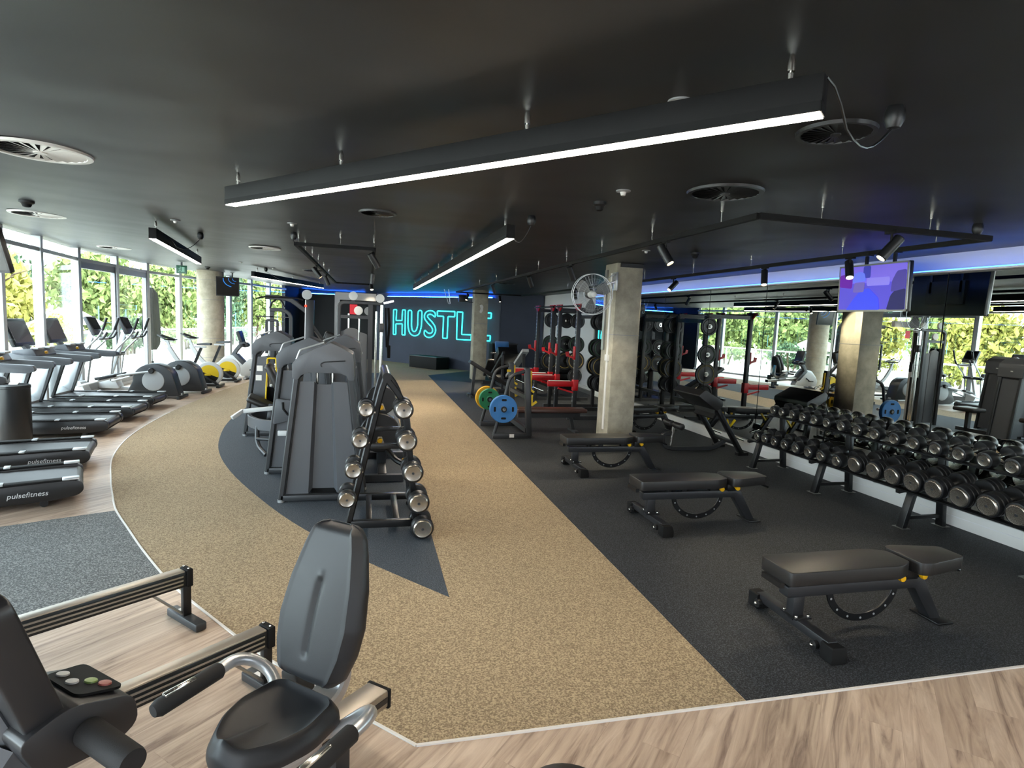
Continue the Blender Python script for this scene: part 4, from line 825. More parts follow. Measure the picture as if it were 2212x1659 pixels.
# ------------------------------------------------------------------ grey selectorised machines
def tower(t, w=.73, wt=.47, h=1.15, dep=.34, front=False):  # local: x across, back face at y=0, user side +y
    hw, ht = w/2, wt/2
    for s in (-1, 1):
        for y in (0, dep): part('frame_post', MB().ribbon([(s*hw, y, .02), (s*ht, y, h), (s*(ht-.02), y, h+.08)], .05, .05, side=(0, 1, 0)), K['dgrey'], t)
        part('side_panel', MB().add([(s*(hw-.005), .03, .06), (s*(hw-.005), dep-.03, .06), (s*(ht-.005), dep-.03, h), (s*(ht-.005), .03, h)] + [(s*(hw-.03), .03, .06), (s*(hw-.03), dep-.03, .06), (s*(ht-.03), dep-.03, h), (s*(ht-.03), .03, h)], [(0, 1, 2, 3), (4, 7, 6, 5), (0, 3, 7, 4), (1, 5, 6, 2), (3, 2, 6, 7), (0, 4, 5, 1)]), K['shroud'], t, flat=True)
    for y in (0, dep): part('base_bar', MB().beam((-hw, y, .045), (hw, y, .045), .05, .05, bev=.004), K['dgrey'], t)
    for s in (-1, 1): part('foot', MB().cyl((s*hw, 0, 0), (s*hw, 0, .03), .03).cyl((s*hw, dep, 0), (s*hw, dep, .03), .03), K['silver'], t)
    def panel(y, sg, zt):                                    # folded three-part shroud
        fr = [(-1, 0), (-.40, 0), (-.30, .05), (.30, .05), (.40, 0), (1, 0)]
        lo = [(x*(hw-.04), y+sg*d, .075 if abs(x) > .35 else .11) for x, d in fr]; hi = [(x*(ht-.03), y+sg*d, zt if abs(x) > .35 else zt-.03) for x, d in fr]
        b_ = MB(); n = len(fr); th = V((0, sg*.014, 0))
        vs = [V(p) for p in lo+hi] + [V(p)+th for p in lo+hi]
        fs = []
        for i in range(n-1): fs += [(i, i+1, n+i+1, n+i), (2*n+i, 3*n+i, 3*n+i+1, 2*n+i+1)]
        per = list(range(n)) + list(range(2*n-1, n-1, -1))
        for i in range(len(per)): a, b2 = per[i], per[(i+1) % len(per)]; fs.append((a, b2, 2*n+b2, 2*n+a))
        return b_.add(vs, fs)
    if not front: part('back_shroud', panel(.015, 1, h-.03), K['shroud'], t, flat=True)
    else:
        for s in (-1, 1): part('front_shroud', MB().prism([(s*(hw-.04), .07), (s*.10, .07), (s*.06, h-.03), (s*(ht-.04), h-.03)] if s > 0 else [(-.10, .07), (-(hw-.04), .07), (-(ht-.04), h-.03), (-.06, h-.03)], (0, -.005, 0), (1, 0, 0), (0, 0, 1), .02), K['shroud'], t)
        part('slot_trim', MB().tube([(-.09, -.018, .2), (-.055, -.018, h-.05), (.055, -.018, h-.05), (.09, -.018, .2)], .012, 8, fil=.02), K['yellow'], t, 'yellow slot surround')
        part('selector_pin', MB().cyl((.0, -.02, .72), (.0, -.05, .72), .014).ball((0, -.06, .72), .02), K['wgrey'], t)
        for z in (.95, .82): part('instruction_card', MB().box((-.15-.1*(1-z), -.019, z), (.075, .004, .075)), K['paper'], t)
    part('weight_stack', MB().box((0, dep*.5, .36), (.22, .12, .62)), K['matte'], t)
    for s in (-1, 1): part('guide_rod', MB().cyl((s*.07, dep*.5, .1), (s*.07, dep*.5, h+.15), .012), K['chrome'], t)
    # hood: loft over depth, arched opening below
    out = [(-ht-.03, h-.0), (-ht-.035, h+.13), (-ht+.02, h+.20), (-.08, h+.27), (.06, h+.33), (.16, h+.285), (ht+.02, h+.23), (ht+.03, h+.16), (ht+.035, h-.01), (ht-.015, h-.01), (ht-.03, h+.03), (ht-.09, h+.055), (-ht+.10, h+.055), (-ht+.04, h+.03), (-ht+.015, h-.01)]
    part('hood', MB().prism(rpoly(out, .012, 3), (0, dep*.5-.0, 0), (1, 0, 0), (0, 0, 1), dep+.08, .012), K['shroud'], t)
    part('hood_rib', MB().tube([(.19, -.046, h+.17), (.0, -.046, h+.155), (-.03, -.046, h+.135), (-.015, -.046, h+.11)], .006, 6, fil=.02), K['dgrey'], t)
    part('hood_logo', MB().prism(rpoly([(-.02, -.01), (.02, -.01), (.025, .012), (-.015, .012)], .004), (ht+.046, dep*.4, h+.1), (0, 1, 0), (0, 0, 1), .004), K['wgrey'], t)
    part('cover_rod', MB().tube([(-ht-.0, -.0, h+.17), (-ht+.03, .0, h+.255), (.0, .0, h+.33)], .009, 8, fil=.02), K['silver'], t)
def pad(t, name, loc, sz, rot, mt='vinyl'): return part(name, MB().box(loc, sz, rot, bev=min(sz)*.4, seg=3), K[mt], t)
m1 = thing('weight_machine', 'grey weight machine tower, the one right behind the upright dumbbell rack', 'weight machine', (-.385, 5.55, 0)); tower(m1)
pad(m1, 'seat_pad', (.12, .66, .45), (.34, .36, .08), None)
part('seat_frame', MB().beam((.12, .34, .06), (.12, .84, .06), .07, .07).beam((.12, .66, .06), (.12, .66, .42), .07, .07, (0, 1, 0)), K['dgrey'], m1)
m2 = thing('weight_machine', 'grey weight machine tower with slotted side bracket, half hidden behind the nearest tower', 'weight machine', (-.66, 6.56, 0)); tower(m2)
part('handle_bracket', MB().prism(rpoly([(-.30, .55), (-.05, .62), (-.04, .8), (-.27, .83)], .03), (0, -.05, 0), (1, 0, 0), (0, 0, 1), .04, .006), K['shroud'], m2)
part('bracket_slot', MB().tube([(-.2, -.074, .79), (-.195, -.074, .72), (-.15, -.074, .66), (-.1, -.074, .63)], .012, 6), K['matte'], m2)
part('white_sleeve', MB().box((-.19, -.06, .46), (.12, .05, .055), bev=.006), K['wgrey'], m2)
part('seat_tub', MB().ribbon([(-.35, .95, .34), (-.62, 1.05, .34), (-.80, 1.3, .36), (-.72, 1.6, .38), (-.45, 1.7, .38)], .05, .14, .12), K['shroud'], m2)
part('tub_leg', MB().tube([(-.65, 1.1, .32), (-.64, 1.0, .10), (-.5, .8, .02)], .028, 10, fil=.12), K['dgrey'], m2)
part('side_foot', MB().tube([(-.64, 1.0, .18), (-.4, .9, .18), (-.36, .4, .03)], .02, 8, fil=.05), K['dgrey'], m2)
pad(m2, 'seat_pad', (-.72, 1.75, .52), (.34, .42, .08), (0, .45, .1)); pad(m2, 'back_pad', (-.46, 1.55, .74), (.09, .36, .68), (0, -.42, .1))
part('lever_arm', MB().beam((-.35, 1.3, .53), (-.85, 1.3, .47), .045, .05, bev=.005).beam((-.85, 1.3, .48), (-.96, 1.2, .40), .04, .045, bev=.005), K['wgrey'], m2, 'pale lever arm')
part('pivot_post', MB().beam((-.55, 1.35, .3), (-.52, 1.4, .55), .08, .07, (0, 1, 0), bev=.01), K['dgrey'], m2)
m3 = thing('weight_machine', 'grey weight machine with yellow slot surround facing the windows side aisle', 'weight machine', (-1.28, 8.6, 0)); tower(m3, .70, .44, 1.14, .34, True)
m4 = thing('weight_machine', 'grey weight machine tower farthest along the aisle side, behind the nearest one', 'weight machine', (-.34, 7.65, 0)); tower(m4, .70, .45, 1.15)
pad(m4, 'seat_pad', (0, 1.0, .45), (.36, .4, .08), None); part('seat_frame', MB().beam((0, .34, .06), (0, 1.2, .06), .07, .07).beam((0, 1.0, .06), (0, 1.0, .42), .07, .07, (0, 1, 0)), K['dgrey'], m4)
# low machine with two black cam discs behind the upright rack
cm = thing('cam_machine', 'low black machine with two dark round cams and yellow pins behind the upright rack', 'weight machine', (.17, 6.35, 0))
part('base', MB().beam((0, -.2, .05), (0, .9, .05), .09, .09, bev=.005).beam((-.22, -.2, .05), (.22, -.2, .05), .07, .07).beam((-.28, .85, .05), (.28, .85, .05), .07, .07), K['dgrey'], cm)
part('post', MB().beam((0, .3, .05), (0, .2, .78), .10, .10, (0, 1, 0), bev=.006), K['dgrey'], cm)
for x, y, z, r in ((-.03, -.05, .50, .21), (-.02, .12, .83, .16)):
    d_ = part('cam_disc', MB().lathe([(.03, -.03), (r-.01, -.03), (r, -.02), (r, .02), (r-.01, .03), (.03, .03)], (x, y, z), (0, 1, 0), 40), K['black'], cm)
    part('pin_knob', MB().lathe([(.022, 0), (.028, -.015), (.02, -.03)], (x, y-.03, z-.08), (0, 1, 0), 14), K['amber'], d_, 'yellow knob')
    part('pin_plate', MB().prism([(-.05, -.03), (.05, -.03), (.02, .05), (-.02, .05)], (x, y-.032, z-.085), (1, 0, 0), (0, 0, 1), .006), K['chrome'], d_)
part('lever', MB().tube([(.05, -.1, .32), (.14, -.3, .25), (.22, -.42, .24)], .03, 10, fil=.06), K['blackm'], cm); part('lever_tip', MB().lathe([(.02, 0), (.028, .02), (.02, .07)], (.2, -.38, .27), (.5, -.6, .4), 12), K['amber'], cm, 'yellow tip')
pad(cm, 'seat_pad', (0, .75, .48), (.34, .4, .08), None); part('seat_post', MB().beam((0, .75, .05), (0, .75, .45), .07, .07, (0, 1, 0)), K['dgrey'], cm)
# cable tower with pulleys
ct = thing('cable_tower', 'tall grey cable machine with round white pulleys and hanging handles before the neon sign', 'cable machine', (-.1, 9.4, 0))
part('arch_frame', MB().ribbon([(-.34, 0, 0), (-.34, 0, 1.92), (.12, 0, 1.92), (.30, 0, 1.92)], .055, .055, .1, side=(0, 1, 0)), K['dgrey'], ct)
part('inner_post', MB().beam((.13, 0, 0), (.13, 0, 1.92), .07, .05, (0, 1, 0)), K['dgrey'], ct); part('cross_bar', MB().beam((-.34, 0, 1.70), (.13, 0, 1.70), .045, .05), K['dgrey'], ct)
part('rear_frame', MB().beam((-.40, .7, 0), (-.40, .7, 2.08), .08, .07, (0, 1, 0)).beam((-.42, .7, 2.03), (.22, .7, 2.03), .08, .12), K['grey'], ct)
part('shroud', MB().prism(rpoly([(-.33, .05), (-.05, .05), (-.05, 1.5), (-.12, 1.53), (-.2, 1.53), (-.28, 1.48), (-.33, 1.47)], .03), (0, .03, 0), (1, 0, 0), (0, 0, 1), .03, .005), K['shroud'], ct)
part('shroud', MB().prism(rpoly([(-.035, .05), (.09, .05), (.09, 1.43), (.05, 1.45), (-.035, 1.47)], .02), (0, .03, 0), (1, 0, 0), (0, 0, 1), .03, .005), K['shroud'], ct)
part('weight_stack', MB().box((-.1, .25, .5), (.3, .14, .9)), K['matte'], ct)
for x in (-.2, -.04): part('guide_rod', MB().cyl((x, .2, .1), (x, .2, 1.75), .013), K['chrome'], ct)
for x, y, z in ((-.13, -.06, 2.02), (.27, -.06, 2.0), (-.05, -.04, 1.80), (.1, .12, 1.80)):
    part('pulley', MB().lathe([(.012, -.02), (.05, -.02), (.066, -.018), (.06, 0), (.066, .018), (.05, .02), (.012, .02)], (x, y, z), (0, 1, 0), 24), K['wgrey'], ct)
    part('pulley_bracket', MB().beam((x, y+.03, z-.1), (x, y+.03, z+.02), .05, .01, (0, 1, 0)), K['dgrey'], ct)
part('adjust_post', MB().cyl((.30, -.02, .1), (.30, -.02, 1.9), .026, n=16), K['chrome'], ct); part('adjust_post', MB().cyl((.22, .1, .1), (.22, .1, 1.8), .018, n=12), K['chrome'], ct)
part('slider', MB().box((.30, -.02, 1.55), (.08, .08, .14), bev=.01), K['dgrey'], ct)
part('cable_handle', MB().beam((.33, -.02, 1.93), (.48, -.05, 1.97), .03, .03), K['chrome'], ct)
part('hanging_attachment', MB().tube([(.40, 0, 1.86), (.42, -.02, 1.6), (.40, 0, 1.3), (.42, 0, 1.1)], .02, 8).tube([(.36, 0, 1.86), (.37, -.02, 1.5), (.38, 0, 1.25)], .012, 6).box((.42, 0, 1.18), (.05, .04, .2), bev=.01), K['cloth'], ct)
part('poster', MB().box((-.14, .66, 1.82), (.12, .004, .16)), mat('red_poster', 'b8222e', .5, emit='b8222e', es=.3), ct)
# lat pulldown and multi station by the far windows
lt = thing('lat_pulldown', 'tall black pulldown station with a white pulley and long bars near the far windows', 'cable machine', (-1.15, 12.3, 0))
part('column', MB().beam((0, 0, 0), (.03, 0, 1.98), .15, .12, (0, 1, 0), bev=.006), K['dgrey'], lt); part('column_edge', MB().beam((-.085, -.03, 0), (-.055, -.03, 1.98), .015, .03, (0, 1, 0)), K['steel'], lt)
part('pulley', MB().lathe([(.012, -.02), (.07, -.02), (.095, -.018), (.088, 0), (.095, .018), (.07, .02), (.012, .02)], (-.03, -.04, 2.08), (0, 1, 0), 24), K['wgrey'], lt)
part('top_arm', MB().ribbon([(.0, 0, 1.72), (-.35, 0, 1.98), (-.62, 0, 2.0), (-.8, 0, 2.0)], .06, .09, .1, side=(0, 1, 0)), K['dgrey'], lt)
part('lat_bar', MB().tube([(-.95, -.1, 1.96), (-.8, -.1, 2.0), (-.2, -.1, 2.0), (-.1, -.1, 1.97)], .014, 8), K['black'], lt)
part('side_column', MB().ribbon([(-.33, 0, 0), (-.33, 0, 1.66), (-.45, 0, 1.76), (-.72, 0, 1.76)], .06, .07, .12, side=(0, 1, 0)), K['dgrey'], lt)
part('pull_handle', MB().tube([(-.72, 0, 1.78), (-.68, 0, 1.9), (-.6, 0, 1.96)], .018, 8).tube([(-.45, 0, 1.82), (-.5, 0, 1.92), (-.55, 0, 1.98)], .018, 8), K['black'], lt)
part('dip_frame', MB().ribbon([(-.78, 0, .9), (-.78, 0, 1.55), (-.58, 0, 1.55), (-.58, 0, .9)], .04, .05, .04, side=(0, 1, 0)).beam((-.95, 0, 1.62), (-.3, 0, 1.62), .02, .02), K['black'], lt)
part('dip_post', MB().beam((-.68, .02, .0), (-.68, .02, 1.74), .07, .06, (0, 1, 0)), K['dgrey'], lt)
part('brace', MB().beam((.05, 0, 1.5), (.55, .2, .75), .12, .05), K['dgrey'], lt); pad(lt, 'back_pad', (.42, .1, 1.2), (.3, .12, .3), (0, .3, 0)); part('brace_base', MB().beam((-.75, .02, .04), (.6, .2, .04), .08, .07).beam((.5, -.2, .04), (.5, .55, .04), .07, .07), K['dgrey'], lt)
part('wood_block', MB().box((.17, 0, 1.03), (.1, .06, .16)), K['woodblk'], lt); part('clock_light', MB().ball((-.05, -.07, 1.86), .022), mat('red_clock', 'ff2a1a', .4, emit='ff2a1a', es=3), lt)
# ------------------------------------------------------------------ treadmills
def make_treadmill():
    t = thing('treadmill', 'x', 'treadmill', (0, 0, 0), 0, 'treadmills facing the windows')
    for s in (-1, 1):
        side = [(.02, .13), (.06, .09), (.22, .065), (1.5, .05), (1.85, .05), (1.85, .19), (.1, .225), (.03, .205)]
        sk = part('side_skirt', MB().prism(rpoly(side, .03), (0, s*.315, 0), (1, 0, 0), (0, 0, 1), .07, .008), K['black'], t)
        part('side_rail', MB().beam((.06, s*.315, .232), (1.5, s*.315, .222), .085, .018, bev=.006), K['matte'], t)
        for x0, x1 in ((.05, .17), (.55, .60), (1.05, 1.1)): part('rail_cap', MB().box(((x0+x1)/2, s*.315, .236), (x1-x0, .09, .018), bev=.006), K['silver'], t)
        lettering('pulsefitness', .058, K['wgrey'], sk, (.40, s*.352, .135), (-s, 0, 0), (0, 0, 1), shear=.2)
        part('rear_wheel', MB().lathe([(.01, -.02), (.03, -.018), (.03, .018), (.01, .02)], (.30, s*.27, .03), (0, 1, 0), 16), K['black'], t)
        part('upright', MB().prism(rpoly([(1.50, .20), (1.84, .20), (1.52, .95), (1.28, .95)], .03), (0, s*.30, 0), (1, 0, 0), (0, 0, 1), .05, .008), K['silver'], t)
        part('upright_edge', MB().beam((1.50, s*.30, .18), (1.26, s*.30, .92), .052, .03), K['black'], t)
        part('handrail', MB().prism(rpoly([(.78, .86), (.86, .83), (1.52, .85), (1.62, .92), (1.58, 1.0), (1.4, .96), (.80, .93)], .035), (0, s*.31, 0), (1, 0, 0), (0, 0, 1), .075, .02, 3), K['shroud'], t)
    part('deck', MB().box((.9, 0, .13), (1.7, .56, .09), bev=.01), K['matte'], t)
    part('belt', MB().box((.82, 0, .20), (1.50, .50, .02)).cyl((.08, -.25, .155), (.08, .25, .155), .055), K['vinyl'], t)
    part('motor_cover', MB().loft([[(1.50, -.33, .20), (1.50, .33, .20), (1.50, .30, .24), (1.50, -.30, .24)], [(1.62, -.34, .10), (1.62, .34, .10), (1.62, .27, .31), (1.62, -.27, .31)], [(1.86, -.33, .06), (1.86, .33, .06), (1.86, .24, .27), (1.86, -.24, .27)], [(1.95, -.26, .06), (1.95, .26, .06), (1.95, .2, .16), (1.95, -.2, .16)]]), K['silver'], t)
    part('cross_console', MB().prism(rpoly([(1.24, .94), (1.50, .90), (1.56, 1.02), (1.30, 1.06)], .03), (0, 0, 0), (1, 0, 0), (0, 0, 1), .56, .015), K['shroud'], t)
    for y in (-.16, .16): part('bottle_tray', MB().box((1.29, y, 1.055), (.1, .16, .03), bev=.01), K['wgrey'], t)
    part('safety_button', MB().cyl((1.24, .05, .99), (1.215, .05, .995), .022), K['amber'], t)
    part('screen_post', MB().beam((1.46, 0, 1.0), (1.60, 0, 1.18), .14, .05, bev=.01), K['shroud'], t)
    R_ = Euler((0, .36, 0)).to_matrix().to_4x4(); R_ = M.Translation((1.58, 0, 1.27)) @ R_
    sc_ = part('screen_casing', MB().box((.02, 0, 0), (.06, .54, .42), bev=.02, m=R_), K['black'], t)
    part('display', MB().box((-.013, 0, .0), (.006, .44, .32), m=R_), mat('treadmill_display', '4a4446', .15) if 'tdisp' not in K else K['tdisp'], sc_)
    return t
K['tdisp'] = mat('treadmill_display', '5c5355', .45)
t0 = make_treadmill()
TM = [((-2.55, 5.98), (-.92, -.38), 'treadmill with tail nearest the grey carpet, first of the row'), ((-2.93, 7.15), (-.96, -.28), 'treadmill between the first one and the black bin'), ((-3.36, 8.9), (-.99, -.10), 'treadmill right behind the black bin'), ((-3.41, 9.98), (-1, 0), 'fourth treadmill of the row, its screen at the left edge'), ((-3.49, 11.1), (-1, .02), 'last treadmill, right before the ellipticals')]
for i, ((x, y), d, lb) in enumerate(TM):
    o = t0 if i == 0 else dup(t0, (0, 0, 0)); o.location = (x-d[0]*.07, y-d[1]*.07, 0); o.rotation_euler = (0, 0, math.atan2(d[1], d[0])); o['label'] = lb
bn = thing('waste_bin', 'black cylindrical bin with wipes slot standing between two treadmills', 'bin', (-4.06, 8.06, 0))
part('body', MB().lathe([(.155, 0), (.16, .01), (.16, .70), (.165, .705), (.165, .74), (.15, .745), (.15, .73)], n=40), K['black'], bn)
part('lid', MB().lathe([(.15, .728), (.10, .738), (.06, .736), (.045, .745), (.0005, .742)], n=32), K['matte'], bn); part('tissue', MB().prism([(-.05, -.02), (.04, -.03), (.06, .01), (.0, .035), (-.04, .02)], (0, 0, .75), (1, .1, .15), (0, .6, .8), .01), K['paper'], bn)
# ------------------------------------------------------------------ ellipticals
def make_elliptical():
    t = thing('elliptical', 'x', 'elliptical trainer', (0, 0, 0), 0, 'elliptical trainers by the doors')
    part('rear_foot', MB().beam((.05, -.26, .03), (.05, .26, .03), .06, .05, bev=.01), K['black'], t); part('front_foot', MB().beam((2.05, -.24, .03), (2.05, .24, .03), .06, .05, bev=.01), K['black'], t)
    part('base_rail', MB().beam((.05, 0, .06), (2.05, 0, .06), .08, .07, bev=.006), K['silver'], t)
    out = [(.52+.36*math.cos(a), .36+.30*math.sin(a)) for a in [i*.28 for i in range(23)]]
    part('drive_housing', MB().prism([(.06, .06), (.12, .05), (.8, .05), (.95, .12)] + [(.5+.35*math.cos(a), .36+.30*math.sin(a)) for a in [-.1+i*.2 for i in range(17)]], (0, 0, 0), (1, 0, 0), (0, 0, 1), .30, .02), K['dgrey'], t)
    for s in (-1, 1):
        part('crank_disc', MB().lathe([(.005, s*.165), (.17, s*.165), (.185, s*.16), (.19, s*.15)], (.5, 0, .34), (0, 1, 0), 36), K['lgrey'], t)
        part('crank_joint', MB().lathe([(.05, s*.15), (.055, s*.2), (.04, s*.22)], (.52, 0, .53), (0, 1, 0), 18), K['black'], t)
        part('pedal_arm', MB().tube([(.52, s*.2, .52), (1.0, s*.2, .44), (1.72, s*.2, .22)], .02, 10), K['silver'], t)
        part('foot_plate', MB().prism(rpoly([(-.16, -.06), (.16, -.06), (.18, .06), (-.16, .06)], .03), (1.25, s*.22, .40), (.97, 0, -.2), (0, 1, 0), .05, .01), K['black'], t)
        part('swing_arm', MB().tube([(1.74, s*.22, .23), (1.66, s*.22, .8), (1.30, s*.25, 1.18), (1.22, s*.25, 1.42)], .017, 8, fil=.12), K['silver'], t)
        part('swing_grip', MB().tube([(1.275, s*.25, 1.25), (1.20, s*.25, 1.48)], .022, 10), K['black'], t)
        part('fixed_grip', MB().tube([(1.42, s*.12, 1.08), (1.28, s*.2, 1.10), (1.22, s*.2, 1.22)], .018, 8, fil=.05), K['black'], t)
    part('front_shell', MB().prism(rpoly([(1.62, .07), (2.06, .07), (2.22, .16), (2.14, .28), (1.72, .30)], .04), (0, 0, 0), (1, 0, 0), (0, 0, 1), .24, .02), K['wgrey'], t)
    part('mast', MB().beam((1.86, 0, .25), (1.54, 0, 1.2), .10, .07, (0, 1, 0), bev=.015), K['silver'], t); part('mast_joint', MB().box((1.69, 0, .75), (.1, .52, .08), bev=.02), K['black'], t)
    R_ = M.Translation((1.52, 0, 1.32)) @ Euler((0, .42, 0)).to_matrix().to_4x4()
    c_ = part('console', MB().box((0, 0, 0), (.07, .36, .36), bev=.02, m=R_), K['dgrey'], t); part('display', MB().box((-.037, 0, .03), (.005, .27, .22), m=R_), K['screen'], c_)
    part('console_tray', MB().box((1.40, 0, 1.10), (.14, .34, .05), (0, -.3, 0), bev=.02), K['wgrey'], t)
    return t
e0 = make_elliptical()
for i, (x, y, r, lb) in enumerate(((-3.38, 12.28, PI-.02, 'grey elliptical trainer beside the last treadmill'), (-3.16, 13.1, PI-.05, 'grey elliptical trainer next to the spin bikes'))):
    o = e0 if i == 0 else dup(e0, (0, 0, 0)); o.location = (x, y, 0); o.rotation_euler = (0, 0, r); o['label'] = lb
# ------------------------------------------------------------------ spin bikes
def make_spin():
    t = thing('spin_bike', 'x', 'spin bike', (0, 0, 0), 0, 'spin bikes with yellow wheels')
    part('rear_foot', MB().beam((-.22, -.26, .035), (-.22, .26, .035), .07, .05, bev=.01), K['black'], t); part('front_foot', MB().beam((.85, -.25, .035), (.85, .25, .035), .07, .05, bev=.01), K['black'], t)
    part('base_rail', MB().beam((-.22, .1, .05), (.85, .1, .05), .05, .05), K['blackm'], t)
    for s in (-1, 1):
        g = part('wheel_guard', MB().lathe([(.20, s*.05), (.25, s*.055), (.27, s*.045), (.275, 0), (.24, 0), (.20, s*.03)], (0, 0, .29), (0, 1, 0), 40), K['wgrey'], t)
        part('wheel_face', MB().prism([(.2*math.cos(a), .2*math.sin(a)) for a in [i*PI/18 for i in range(2, 21)]], (0, s*.052, .29), (1, 0, 0), (0, 0, 1), .008), K['yellow'], t, 'yellow half disc')
        part('wheel_plate', MB().prism([(.2*math.cos(a), .2*math.sin(a)) for a in [i*PI/18 for i in range(20, 39)]], (0, s*.050, .29), (1, 0, 0), (0, 0, 1), .008), K['matte'], t)
        part('hub_bar', MB().box((.02, s*.062, .28), (.13, .012, .045), bev=.005), K['yellow'], t)
        part('crank', MB().beam((.38, s*.1, .33), (.38+s*.11, s*.1, .24), .03, .02, (0, 1, 0)), K['black'], t); part('pedal', MB().box((.38+s*.12, s*.15, .23), (.1, .09, .03), bev=.006), K['black'], t)
    part('main_frame', MB().ribbon([(.02, .0, .5), (.40, 0, .34), (.62, 0, .55), (.80, 0, .86)], .06, .09, .12, side=(0, 1, 0)), K['wgrey'], t)
    part('down_leg', MB().beam((.46, 0, .38), (.82, .08, .05), .06, .07, bev=.01).beam((.3, 0, .40), (-.2, .09, .06), .05, .05, bev=.01), K['blackm'], t)
    part('chain_guard', MB().prism(rpoly([(.0, .2), (.45, .22), (.5, .32), (.45, .42), (.05, .38)], .05), (0, -.085, 0), (1, 0, 0), (0, 0, 1), .03, .01), K['wgrey'], t)
    part('seat_post', MB().beam((.34, 0, .40), (.16, 0, .86), .05, .06, (0, 1, 0)), K['blackm'], t); part('seat_slider', MB().beam((.06, 0, .88), (.30, 0, .88), .04, .035), K['wgrey'], t)
    part('saddle', MB().loft([[(-.04, -.09, .93), (-.04, .09, .93), (-.04, .08, .97), (-.04, -.08, .97)], [(.06, -.08, .92), (.06, .08, .92), (.06, .07, .975), (.06, -.07, .975)], [(.16, -.03, .92), (.16, .03, .92), (.16, .025, .965), (.16, -.025, .965)], [(.25, -.018, .92), (.25, .018, .92), (.25, .015, .95), (.25, -.015, .95)]]), K['vinyl'], t)
    part('bar_stem', MB().beam((.76, 0, .80), (.83, 0, 1.0), .05, .05, (0, 1, 0)).beam((.70, 0, 1.0), (.92, 0, 1.0), .035, .035), K['wgrey'], t)
    part('handlebar', MB().tube([(.98, -.11, 1.12), (.80, -.22, 1.03), (.66, -.12, 1.02), (.66, .12, 1.02), (.80, .22, 1.03), (.98, .11, 1.12)], .016, 8, fil=.06).tube([(.68, -.06, 1.02), (.98, -.05, 1.10)], .014, 8).tube([(.68, .06, 1.02), (.98, .05, 1.10)], .014, 8), K['black'], t)
    return t
s0 = make_spin()
for i, (x, y, r, lb) in enumerate(((-3.38, 14.05, PI, 'white spin bike with yellow wheel next to the ellipticals'), (-3.24, 15.15, PI, 'white spin bike with yellow wheel in front of the round column'))):
    o = s0 if i == 0 else dup(s0, (0, 0, 0)); o.location = (x, y, 0); o.rotation_euler = (0, 0, r); o['label'] = lb
